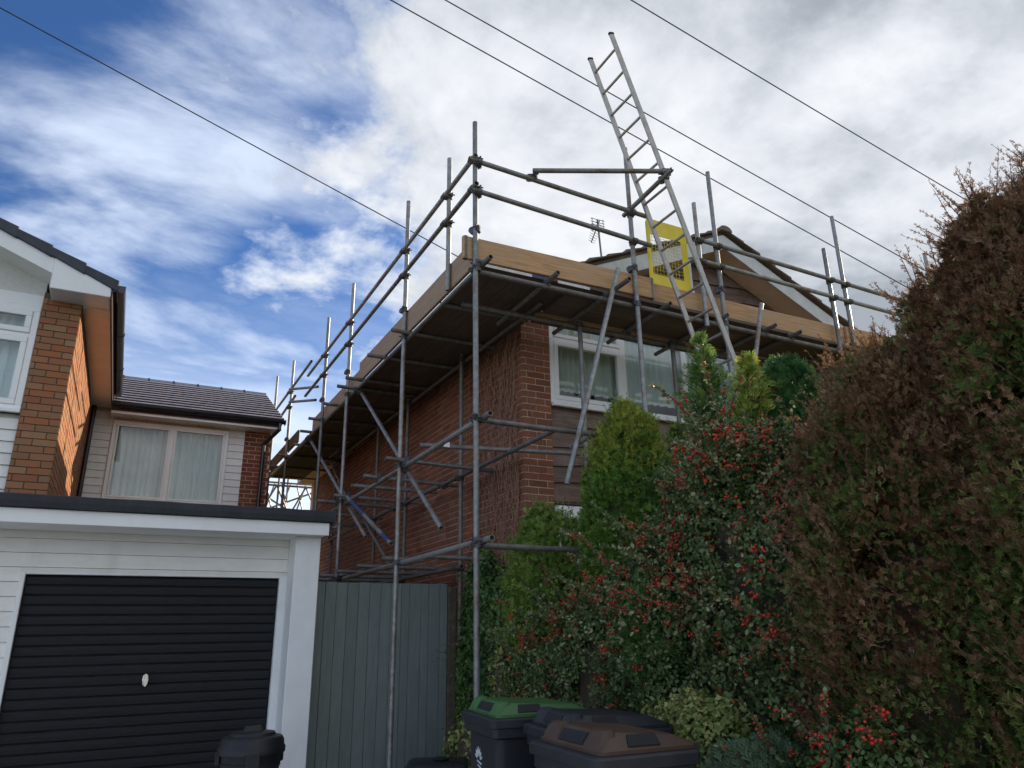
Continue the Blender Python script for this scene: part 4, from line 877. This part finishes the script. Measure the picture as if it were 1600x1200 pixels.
# ================================================================== PLANTS
def scatter_mesh(name, pts, nrm, tmpl_v, tmpl_f, scale, mats, parent, tint, up_bias=.0, roll=True, matidx=None, flat=0.0):
    """many copies of one small leaf shape as one mesh; template grows along +Y, faces +Z"""
    n = len(pts); tg = np.cross(nrm, rng.normal(0, 1, (n, 3))); tg /= np.linalg.norm(tg, axis=1)[:, None] + 1e-9
    d = nrm * (1 - flat) + tg * flat + rng.normal(0, .30, (n, 3)); d[:, 2] += up_bias; d /= np.linalg.norm(d, axis=1)[:, None] + 1e-9
    r = nrm + rng.normal(0, .55, (n, 3)); s = np.cross(d, r); s /= np.linalg.norm(s, axis=1)[:, None] + 1e-9; w = np.cross(s, d)
    V = np.array(tmpl_v); sc_ = scale[:, None, None]
    out = pts[:, None, :] + sc_ * (V[None, :, 0:1] * s[:, None, :] + V[None, :, 1:2] * d[:, None, :] + V[None, :, 2:3] * w[:, None, :])
    nv = len(V); F = np.array(tmpl_f); allf = (F[None] + (np.arange(n) * nv)[:, None, None]).reshape(-1, F.shape[1])
    me = bpy.data.meshes.new(name); me.vertices.add(n * nv); me.vertices.foreach_set('co', out.reshape(-1).astype(np.float32) - np.tile(np.array(WL[parent.name]), n * nv).astype(np.float32))
    k = F.shape[1]; m = len(allf); me.loops.add(m * k); me.loops.foreach_set('vertex_index', allf.reshape(-1).astype(np.int32))
    me.polygons.add(m); me.polygons.foreach_set('loop_start', (np.arange(m) * k).astype(np.int32)); me.polygons.foreach_set('loop_total', np.full(m, k, np.int32))
    for mm in mats: me.materials.append(M[mm])
    if matidx is not None: me.polygons.foreach_set('material_index', np.repeat(matidx, len(F)).astype(np.int32))
    me.update(calc_edges=True)
    at = me.attributes.new('tint', 'FLOAT', 'FACE'); at.data.foreach_set('value', np.repeat(tint, len(F)).astype(np.float32))
    o = bpy.data.objects.new(name, me); COL.objects.link(o); o.parent = parent; o['kind'] = 'stuff'; WL[o.name] = WL[parent.name].copy(); return o
def spray(nb=6, w=.13, L=.42, curl=.12):
    v = [(-.02, 0, 0), (.02, 0, 0), (0, 1, curl)]; f = [(0, 1, 2)]
    for i in range(nb):
        y = .12 + .80 * i / nb; l = L * (1 - .62 * i / nb)
        for sx in (-1, 1):
            b = len(v); z = curl * y * y; yy = y + (.06 if sx > 0 else 0)
            v += [(0, yy - w * .5, z), (sx * l * .6 + .0, yy + l * .62 - w * .5, z + .05), (sx * l * .75, yy + l * .95, z + .02), (sx * l * .42, yy + l * .62 + w * .4, z + .04)]
            f += [(b, b + 1, b + 2), (b, b + 2, b + 3)]
    return v, f
OVAL = ([(0, 0, 0), (.30, .36, .06), (.25, .72, .05), (0, 1, -.05), (-.25, .72, .05), (-.30, .36, .06)], [(0, 1, 2), (0, 2, 3), (0, 3, 4), (0, 4, 5)])
IVY = ([(0, 0, 0), (.35, .1, .04), (.52, .42, -.04), (.25, .55, .05), (0, 1, -.05), (-.25, .55, .05), (-.52, .42, -.04), (-.35, .1, .04), (0, .4, .0)], [(0, 1, 8), (1, 2, 8), (2, 3, 8), (3, 4, 8), (4, 5, 8), (5, 6, 8), (6, 7, 8), (7, 0, 8)])
def crown_points(ells, n, lo=.72, hi=1.06, lump=.13, freq=5.5, zmin=.03, bush=0.0):
    """points spread through the outer shell of a union of ellipsoids, lumpy, kept off the inside of the others"""
    P = []; N = []
    areas = np.array([(r[0] * r[1] * r[2]) ** (2 / 3) for c, r in ells]); cnt = (areas / areas.sum() * n).astype(int)
    for (c, r), m in zip(ells, cnt):
        c = np.array(c); r = np.array(r); u = rng.normal(0, 1, (int(m * 1.7), 3)); u /= np.linalg.norm(u, axis=1)[:, None]
        k = np.array([[1.3, .7, 2.1], [2.2, -1.9, .8], [-1.1, 2.4, 1.5], [3.1, 2.8, -2.0]]) * freq / 2.5
        q = c + u * r; l = sum(np.sin(q @ kk + j * 1.7) for j, kk in enumerate(k)) / 4
        l2 = sum(np.sin(q @ (kk * 3.1) + j * 2.3) for j, kk in enumerate(k)) / 4
        rad = (lo + (hi - lo) * rng.random(len(u)) ** .55) * (1 + lump * l + lump * .6 * l2)
        p = c + u * r * rad[:, None]; nn = u / r; nn /= np.linalg.norm(nn, axis=1)[:, None]
        keep = p[:, 2] > zmin
        for c2, r2 in ells:
            if np.allclose(c, c2) and np.allclose(r, r2): continue
            keep &= np.linalg.norm((p - np.array(c2)) / np.array(r2), axis=1) > lo * .93
        P.append(p[keep][:m]); N.append(nn[keep][:m])
    return np.vstack(P), np.vstack(N)
def tufts(ells, n, per, rad, lo=.86, hi=1.05, lump=.12, freq=7, squash=.8):
    """half-ball tufts of foliage sitting on the crown, with darker gaps between them"""
    c, nn = crown_points(ells, n // per, lo, hi, lump, freq); kp = (nn[:, 0] < .62) | (rng.random(len(nn)) < .25); c = c[kp]; nn = nn[kp]; m = len(c); R_ = rng.uniform(rad[0], rad[1], m)
    u = rng.normal(0, 1, (m, per, 3)); u /= np.linalg.norm(u, axis=2)[:, :, None]; dn = (u * nn[:, None, :]).sum(2, keepdims=True); u = np.where(dn < -.15, u - 2 * dn * nn[:, None, :], u)
    P = c[:, None, :] + u * (R_[:, None, None] * rng.uniform(.45, 1.0, (m, per, 1))); N = u * .75 + nn[:, None, :] * .55; N /= np.linalg.norm(N, axis=2)[:, :, None]
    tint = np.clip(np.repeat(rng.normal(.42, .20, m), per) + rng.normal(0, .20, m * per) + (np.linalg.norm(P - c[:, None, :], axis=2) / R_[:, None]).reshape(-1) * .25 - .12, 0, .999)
    P = P.reshape(-1, 3); N = N.reshape(-1, 3); k = P[:, 2] > .03; return P[k], N[k], tint[k]
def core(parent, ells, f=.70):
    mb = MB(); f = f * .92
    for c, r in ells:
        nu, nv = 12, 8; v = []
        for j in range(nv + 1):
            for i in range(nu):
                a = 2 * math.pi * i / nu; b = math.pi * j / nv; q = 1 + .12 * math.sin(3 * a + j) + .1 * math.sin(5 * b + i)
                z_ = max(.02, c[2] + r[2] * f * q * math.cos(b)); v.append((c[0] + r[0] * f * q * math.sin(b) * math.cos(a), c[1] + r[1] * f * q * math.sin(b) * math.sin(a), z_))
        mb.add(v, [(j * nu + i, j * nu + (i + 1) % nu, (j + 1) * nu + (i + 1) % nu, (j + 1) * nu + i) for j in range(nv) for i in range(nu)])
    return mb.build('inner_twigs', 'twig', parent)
def trunk(parent, base, top, r):
    b = Vector(base); t_ = Vector(top); mb = MB(); secs = []
    for i in range(7):
        k = i / 6; p = b.lerp(t_, k) + Vector((.02 * math.sin(5 * k), .02 * math.cos(4 * k), 0)); secs.append([p + Vector((math.cos(a), math.sin(a), 0)) * r * (1 - .8 * k) for a in np.linspace(0, 2 * math.pi, 9)[:-1]])
    mb.loft(secs)
    for i in range(10):
        k = .2 + .07 * i; p = b.lerp(t_, k); a = i * 2.4; L_ = .35 * (1 - .5 * k); mb.tube(p, p + Vector((math.cos(a) * L_, math.sin(a) * L_, .12)), r * .3, 5, r2=r * .08)
    return mb.build('trunk', 'bark', parent, smooth=True)
def smooth_tint(p, a=1.0, b=.55):
    k = np.array([[2.3, 1.7, 2.9], [-1.9, 2.6, 1.2], [3.3, -2.2, 2.0]]); l = sum(np.sin(p @ kk * 1.7 + j) for j, kk in enumerate(k)) / 3
    return np.clip(.5 + .28 * a * l + b * (rng.random(len(p)) - .5), .0, .999)
def plant(name, label, cat, base, ells, n, tmpl, size, mat, top=None, up=.3, lump=.13, freq=5.5, lo=.72, hi=1.06, group=None, tr=.05, core_f=.70, tip=None, tuft=None, flat=.35):
    t = thing(name, base, label, cat, group); p, nn = crown_points(ells, n, lo, hi, lump, freq) if not tuft else (None, None)
    if tuft: p, nn, tt = tufts(ells, n, tuft[0], tuft[1], lo, hi, lump, freq)
    else: tt = smooth_tint(p)
    s = rng.uniform(size[0], size[1], len(p)); mats = [mat]; idx = None
    if tip: # golden young growth on part of the crown
        mats = [mat, tip[0]]; idx = (rng.random(len(p)) < tip[1](p)).astype(int)
    scatter_mesh('crown', p, nn, *tmpl, s, mats, t, tt, up, matidx=idx, flat=flat)
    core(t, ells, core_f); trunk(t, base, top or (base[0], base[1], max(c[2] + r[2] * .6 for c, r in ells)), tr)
    return t, p, nn
SP = spray(5, .11, .46); SPF = spray(4, .15, .5, .05); SPT = ([(-.07, 0, 0), (.07, 0, 0), (.02, 1, .1), (0, .0, 0), (.38, .62, .10), (.20, .70, .02), (0, .10, 0), (-.38, .72, .10), (-.18, .78, .02), (.02, .34, .02), (.24, .98, .11), (.10, .90, .04), (0, .42, .02), (-.22, 1.06, .11), (-.08, .98, .04)], [(0, 1, 2), (3, 4, 5), (6, 8, 7), (9, 10, 11), (12, 14, 13)]); SPS = ([(-.10, 0, 0), (.10, 0, 0), (.03, 1, .1), (0, .0, 0), (.50, .55, .08), (.26, .62, .02), (0, .10, 0), (-.50, .66, .08), (-.24, .72, .02), (.02, .34, .02), (.34, .92, .09), (.14, .86, .04), (0, .42, .02), (-.30, 1.0, .09), (-.11, .94, .04)], [(0, 1, 2), (3, 4, 5), (6, 8, 7), (9, 10, 11), (12, 14, 13)]); SPM = spray(3, .19, .5, .1)
def plumes(p, nn, n, L, per, up=.9):
    i = rng.integers(0, len(p), n); d = nn[i] + np.array([0, 0, up]) + rng.normal(0, .25, (n, 3)); d /= np.linalg.norm(d, axis=1)[:, None]
    t_ = np.linspace(.0, 1, per); ll = rng.uniform(L[0], L[1], n)
    P = (p[i][:, None, :] + d[:, None, :] * (t_[None, :, None] * ll[:, None, None])).reshape(-1, 3); D = np.repeat(d, per, axis=0)
    side = np.cross(D, rng.normal(0, 1, D.shape)); side /= np.linalg.norm(side, axis=1)[:, None]
    return P, D * .8 + side * .55, np.tile(1 - .55 * t_, n)
def add_plumes(t, p, nn, n, L, per, size, mat, up=.9, tmpl=None):
    P, D, k = plumes(p, nn, n, L, per, up); a = P[::per]; b = P[per - 1::per]; w_ = np.cross(b - a, rng.normal(0, 1, a.shape)); w_ *= .0025 / np.linalg.norm(w_, axis=1)[:, None]
    vv = np.stack([a - w_, a + w_, b + w_ * .4, b - w_ * .4], 1).reshape(-1, 3); me = bpy.data.meshes.new('twigs'); me.from_pydata(vv.tolist(), [], (np.arange(len(a))[:, None] * 4 + np.arange(4)).tolist()); me.update(); link('twigs', me, 'twig', t, (0, 0, 0), kind='stuff')
    scatter_mesh('plumes', P, D, *(tmpl or SPS), rng.uniform(size[0], size[1], len(P)) * k, [mat], t, smooth_tint(P), .1)
def branchy(name, label, base, ztop, zlow, rmax, n, mat, tip, size, lean=(0, 0), tilt=.7, power=.8):
    t = thing(name, base, label, 'conifer'); P = []; D = []; K = []; mb = MB()
    for i in range(n):
        h = rng.random() ** .85; z = zlow + (ztop - zlow) * h; a = rng.random() * 6.283; L = max(.05, rmax * (1 - h) ** power * rng.uniform(.55, 1.15)); e = tilt * rng.uniform(.6, 1.3)
        d = np.array([math.cos(a), math.sin(a), e]); d /= np.linalg.norm(d); o = np.array([base[0] + lean[0] * h, base[1] + lean[1] * h, z - L * .25]); m = max(4, int(L / .022))
        mb.tube(o, o + d * L * .9, .006, 4, r2=.002)
        for j in range(m):
            q = (j + rng.random()) / m; sd = np.cross(d, rng.normal(0, 1, 3)); sd /= np.linalg.norm(sd); P.append(o + d * L * q); D.append(d * .8 + sd * .75); K.append(1.05 - .5 * q)
    P = np.array(P); D = np.array(D); K = np.array(K); idx = (rng.random(len(P)) < tip[1](P)).astype(int)
    scatter_mesh('crown', P, D, *SPM, rng.uniform(size[0], size[1], len(P)) * K, [mat, tip[0]], t, smooth_tint(P), .1, matidx=idx, flat=.2)
    mb.build('branches', 'twig', t, kind='stuff'); trunk(t, base, (base[0] + lean[0], base[1] + lean[1], ztop - .1), .04); return t
# tall red brown conifers on the right
def olive(p):
    k = np.array([[5.1, 3.7, 4.3], [-4.4, 5.2, 2.9], [2.3, -6.1, 5.6], [8.3, 7.1, -6.0]]); l = sum(np.sin(p @ kk + 1.3 * j) for j, kk in enumerate(k)) / 4
    return np.clip(.66 + 1.0 * l - .34 * (p[:, 2] - 1.9), .08, .92)
for label, base, ells, nn_ in (
    ('huge red brown feathery conifer filling the right edge', (3.75, 1.45, 0), [((3.72, 1.45, 1.50), (.80, .72, 1.70)), ((3.80, 1.45, 2.65), (.53, .50, .78)), ((3.88, 1.32, 3.22), (.32, .34, .58)), ((3.72, 1.75, 2.95), (.32, .28, .56))], 135000),
    ('red brown feathery conifer beside the berry shrub, lower of the two', (3.62, 2.40, 0), [((3.60, 2.30, 1.25), (.74, .66, 1.50)), ((3.62, 2.35, 2.12), (.50, .46, .78)), ((3.64, 2.60, 2.42), (.24, .26, .46)), ((3.72, 2.08, 2.68), (.30, .28, .56))], 130000)):
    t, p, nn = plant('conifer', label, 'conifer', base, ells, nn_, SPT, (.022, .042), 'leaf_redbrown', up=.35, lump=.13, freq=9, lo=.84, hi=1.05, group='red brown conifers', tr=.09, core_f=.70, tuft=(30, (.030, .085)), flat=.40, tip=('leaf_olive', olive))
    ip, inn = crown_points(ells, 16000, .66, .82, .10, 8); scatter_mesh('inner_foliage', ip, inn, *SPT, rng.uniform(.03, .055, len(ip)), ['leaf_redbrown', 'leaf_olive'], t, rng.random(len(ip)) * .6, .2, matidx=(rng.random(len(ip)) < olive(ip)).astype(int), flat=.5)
    q = p[:, 0] < 4.2; add_plumes(t, p[q], nn[q], nn_ // 75, (.10, .28), 16, (.022, .044), 'leaf_redbrown', .9)
# green conifers
pl_, pp_, pn_ = plant('conifer', 'dense green pillar conifer with golden top before the white window', 'conifer', (3.78, 5.0, 0), [((3.74, 5.06, 1.60), (.38, .37, 1.20)), ((3.74, 5.06, 2.35), (.37, .36, .70)), ((3.70, 5.16, 2.95), (.13, .14, .28)), ((3.78, 4.94, 2.97), (.13, .14, .30)), ((3.72, 5.03, 3.06), (.11, .11, .32))], 42000, SPS, (.028, .055), 'leaf_golden', up=.5, lump=.07, freq=9, lo=.88, hi=1.04, core_f=.84, tuft=(14, (.035, .08)), flat=.4, tip=('leaf_goldtip', lambda p: np.clip((p[:, 2] - 2.65) * 1.6, .04, .80)))
add_plumes(pl_, pp_, pn_, 500, (.05, .13), 8, (.026, .05), 'leaf_golden', 1.0)
gp = crown_points([((3.74, 5.05, 2.66), (.34, .34, .52))], 260, .95, 1.0); add_plumes(bpy.data.objects[[o.name for o in bpy.data.objects if o.get('label', '').startswith('dense green pillar')][0]], gp[0][gp[0][:, 2] > 2.7], gp[1][gp[0][:, 2] > 2.7], 120, (.10, .24), 12, (.03, .055), 'leaf_goldtip', 1.6)
branchy('conifer', 'green spire conifer with feathery tips in front of the ladder', (3.78, 4.05, 0), 3.68, 1.2, .80, 400, 'leaf_conifer', ('leaf_light', lambda P: np.full(len(P), .35)), (.045, .10), power=.66)
branchy('conifer', 'yellow green feathery conifer right of the green spire', (3.72, 3.60, 0), 3.28, 1.5, .62, 320, 'leaf_light', ('leaf_goldtip', lambda P: np.clip((P[:, 2] - 2.3) * .7, .05, .45)), (.05, .11), lean=(-.05, -.10), tilt=.9, power=.62)
branchy('conifer', 'deep green feathery conifer left of the green spire', (3.85, 4.50, 0), 3.06, 1.2, .66, 260, 'leaf_deep', ('leaf_goldtip', lambda P: np.clip((P[:, 2] - 2.75) * 1.2, .0, .5)), (.05, .10), power=.6)
plant('conifer', 'small dark green cone shaped conifer right of the ladder foot', 'conifer', (4.0, 3.46, 0), [((4.0, 3.46, 2.35), (.30, .30, .70)), ((4.0, 3.46, 2.80), (.20, .20, .48))], 16000, SPS, (.03, .06), 'leaf_deep', up=.6, tuft=(14, (.03, .07)), lump=.06, tr=.04)
# berry shrub
def berries(t, p, nn, n, r, zmax_pref=0):
    w = np.clip(p[:, 2] - .2, .25, 3.0) ** 2.4; w *= np.where(np.sin(p @ np.array([4.1, 5.3, 3.7])) + .8 * np.sin(p @ np.array([-6.2, 4.4, 7.1])) > .05, 1, .22); w /= w.sum()
    i = rng.choice(len(p), n, p=w); c = p[i] + nn[i] * .035; k = rng.integers(3, 10, n); P = np.repeat(c, k, axis=0) + rng.normal(0, .015, (k.sum(), 3))
    berry_mesh(t, P, r)
def berry_mesh(t, P, r):
    g = (1 + 5 ** .5) / 2; v = np.array([(-1, g, 0), (1, g, 0), (-1, -g, 0), (1, -g, 0), (0, -1, g), (0, 1, g), (0, -1, -g), (0, 1, -g), (g, 0, -1), (g, 0, 1), (-g, 0, -1), (-g, 0, 1)]) / 1.902
    f = [(0, 11, 5), (0, 5, 1), (0, 1, 7), (0, 7, 10), (0, 10, 11), (1, 5, 9), (5, 11, 4), (11, 10, 2), (10, 7, 6), (7, 1, 8), (3, 9, 4), (3, 4, 2), (3, 2, 6), (3, 6, 8), (3, 8, 9), (4, 9, 5), (2, 4, 11), (6, 2, 10), (8, 6, 7), (9, 8, 1)]
    o = scatter_mesh('berries', P, np.tile([[0, 0, 1.0]], (len(P), 1)), v, f, rng.uniform(r * .75, r * 1.2, len(P)), ['berry'], t, rng.random(len(P)))
    o.data.polygons.foreach_set('use_smooth', [True] * len(o.data.polygons))
def arching(t, starts, mat_leaf, n_leaf, size, fruit=None):
    mb = MB(); LP = []; LN = []
    for s, d, L_ in starts:
        p = Vector(s); d = Vector(d).normalized(); prev = p.copy(); n = 9
        for i in range(n):
            d = (d + Vector((random.uniform(-.14, .14), random.uniform(-.14, .14), -.075))).normalized(); p = prev + d * L_ / n; r = .005 * (1 - .75 * i / n); mb.tube(prev, p, r, 4, r2=r * .9)
            for q in range(n_leaf): LP.append(tuple(prev.lerp(p, random.random()))); LN.append((random.gauss(0, 1), random.gauss(0, 1), random.gauss(.3, .8)))
            prev = p.copy()
    mb.build('stems', 'twig', t, kind='stuff')
    if fruit:
        q = np.array(LP); bp = q[(np.sin(q @ np.array([9.0, 7.0, 8.0])) > .2) & (rng.random(len(q)) < .20) & (q[:, 2] + .25 * np.sin(q[:, 1] * 3) > .9)]; bp = np.repeat(bp, 2, axis=0) + rng.normal(0, .010, (2 * len(bp), 3)); berry_mesh(t, bp, .0078)
    LP = np.array(LP); LN = np.array(LN); LN /= np.linalg.norm(LN, axis=1)[:, None]
    scatter_mesh('stem_leaves', LP, LN, *OVAL, rng.uniform(size[0], size[1], len(LP)), [mat_leaf], t, np.clip(rng.random(len(LP)) * .5 + .5, 0, .999))
cot_e = [((3.32, 5.55, .85), (.46, .62, .90)), ((3.30, 4.75, .88), (.46, .70, .90)), ((3.36, 3.95, 1.15), (.48, .66, 1.08)), ((3.42, 3.35, 1.55), (.46, .52, 1.05)), ((3.45, 3.0, 1.3), (.42, .45, 1.1))]
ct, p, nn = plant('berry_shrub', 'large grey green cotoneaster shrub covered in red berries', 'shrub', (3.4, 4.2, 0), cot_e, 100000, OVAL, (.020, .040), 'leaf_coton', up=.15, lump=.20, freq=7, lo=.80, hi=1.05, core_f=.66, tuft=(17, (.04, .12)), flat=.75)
front = (nn[:, 0] < .35)
berries(ct, p[front], nn[front], 520, .0082)
st = []
for i in range(170):
    k = rng.choice(np.where((p[:, 2] > 1.2) & (nn[:, 0] < .5))[0]); st.append((p[k] - nn[k] * .1, nn[k] * .8 + np.array([-.1, random.uniform(-.5, .5), .9]), random.uniform(.25, .60)))
arching(ct, st, 'leaf_coton', 8, (.018, .034), 'berry')
lc, p, nn = plant('berry_shrub', 'low cotoneaster with red berries at the foot of the red brown conifer', 'shrub', (2.85, 2.28, 0), [((2.80, 2.28, .55), (.28, .40, .54)), ((2.76, 2.64, .45), (.26, .30, .48))], 12000, OVAL, (.018, .034), 'leaf_coton', up=.1, flat=.75, lump=.16, freq=7, tr=.03)
berries(lc, p, nn, 60, .008)
st = []
for i in range(22):
    k = rng.integers(len(p)); st.append((p[k] - nn[k] * .1, nn[k] * .5 + np.array([-.1, random.uniform(-.3, .3), 1.0]), random.uniform(.25, .45)))
arching(lc, st, 'leaf_coton', 8, (.016, .030), 'berry')
# other shrubs
plant('euonymus_shrub', 'yellow variegated shrub behind the brown lidded bin', 'shrub', (2.85, 3.35, 0), [((2.84, 3.30, .72), (.26, .34, .46)), ((2.88, 3.62, .62), (.24, .32, .42))], 15000, IVY, (.018, .034), 'leaf_varieg', up=.1, flat=.75, lump=.16, freq=8, tr=.03)
plant('euonymus_shrub', 'small yellow variegated plant at the foot of the gate post', 'shrub', (3.05, 6.75, 0), [((3.02, 6.7, .38), (.22, .34, .42))], 1500, OVAL, (.03, .05), 'leaf_varieg', up=.1, flat=.75, lump=.18, tr=.02)
plant('euonymus_shrub', 'pale yellow variegated sprig beside the scaffold corner post', 'shrub', (2.98, 6.0, 0), [((2.95, 5.95, 1.15), (.10, .17, .30)), ((2.96, 6.0, .6), (.08, .15, .4))], 800, OVAL, (.028, .045), 'leaf_varieg', up=.1, flat=.75, lump=.25, tr=.012)
plant('juniper_shrub', 'low grey green juniper by the brown lidded bin', 'shrub', (2.75, 2.85, 0), [((2.74, 2.86, .50), (.26, .34, .50))], 9000, SPS, (.03, .06), 'leaf_grey', up=.5, lump=.14, tr=.025)
ls_, lp, ln = plant('light_shrub', 'bright green leafy shrub at the brick house corner', 'shrub', (3.42, 5.95, 0), [((3.42, 5.95, 1.85), (.30, .36, .66)), ((3.40, 5.75, 1.3), (.36, .42, .7))], 20000, SPS, (.03, .065), 'leaf_light', up=.25, tuft=(14, (.05, .12)), flat=.5, lump=.2, freq=8, tr=.03)
add_plumes(ls_, lp, ln, 420, (.08, .24), 10, (.03, .06), 'leaf_light', .5)
iv_, ip_, in_ = plant('ivy', 'dark green ivy climbing between the gate and the scaffold post', 'ivy', (3.38, 7.1, 0), [((3.36, 7.0, 1.05), (.24, .62, 1.12)), ((3.42, 7.38, 1.1), (.18, .40, 1.20)), ((3.30, 6.5, 1.0), (.24, .42, 1.05))], 20000, IVY, (.026, .050), 'leaf_ivy', up=-.45, flat=.8, lump=.14, freq=7, tr=.04)
add_plumes(iv_, ip_, in_, 160, (.10, .28), 7, (.03, .05), 'leaf_ivy', .1, IVY)
plant('juniper_shrub', 'green feathery shrub poking through the berry shrub', 'shrub', (3.1, 3.95, 0), [((3.02, 3.9, 1.50), (.14, .22, .34)), ((3.08, 3.92, .9), (.1, .16, .5))], 5000, SPS, (.035, .065), 'leaf_conifer', up=.6, lump=.2, tr=.02)

# dead creeper on the corner of the side wall
cr = thing('dead_creeper', (HX - .02, 7.2, 0), 'mass of dead brown creeper stems clinging to the brick corner', 'creeper')
V = []; F = []
def stem(u, z, L_, r, on='side'):
    pts = []; a = random.uniform(-1.2, 1.2) if L_ < 1.6 else random.uniform(-.2, .2); n = max(6, int(L_ / .06))
    for i in range(n):
        pts.append((u, z)); a = a * .9 + random.uniform(-.55, .55); u += math.sin(a) * L_ / n; z += math.cos(a) * L_ / n
        if z > 5.02 or u < .03: break
    off = random.uniform(.012, .05)
    for i, (uu, z_) in enumerate(pts):
        rr2 = r * (1 - .5 * i / len(pts)); b = len(V)
        if on == 'side': c = (HX - off, HY + uu, z_); V.extend([(c[0], c[1] - rr2, c[2]), (c[0] - rr2, c[1], c[2]), (c[0], c[1] + rr2, c[2])])
        else: c = (HX + uu, HY - off, z_); V.extend([(c[0] - rr2, c[1], c[2]), (c[0], c[1] - rr2, c[2]), (c[0] + rr2, c[1], c[2])])
        if i: F.extend([(b - 3, b - 2, b + 1, b), (b - 2, b - 1, b + 2, b + 1)])
for i in range(620):
    u = abs(random.gauss(.30, .50)) + .02; stem(u, random.uniform(.3, 4.7), random.uniform(.4, 1.5), random.uniform(.0025, .006))
for i in range(34): stem(random.uniform(.05, .9), random.uniform(.2, 1.5), random.uniform(2.2, 3.8), random.uniform(.006, .011))
for i in range(240): stem(random.uniform(.5, 5), random.uniform(4.3, 4.8), random.uniform(.2, .7), random.uniform(.002, .004))
for i in range(90): stem(random.uniform(.02, .15), random.uniform(.3, 4.6), random.uniform(.2, .5), random.uniform(.002, .004), 'front')
me = bpy.data.meshes.new('stems'); me.from_pydata(V, [], F); me.update(); so_ = link('stems', me, 'dead_stem', cr, (0, 0, 0), kind='stuff')
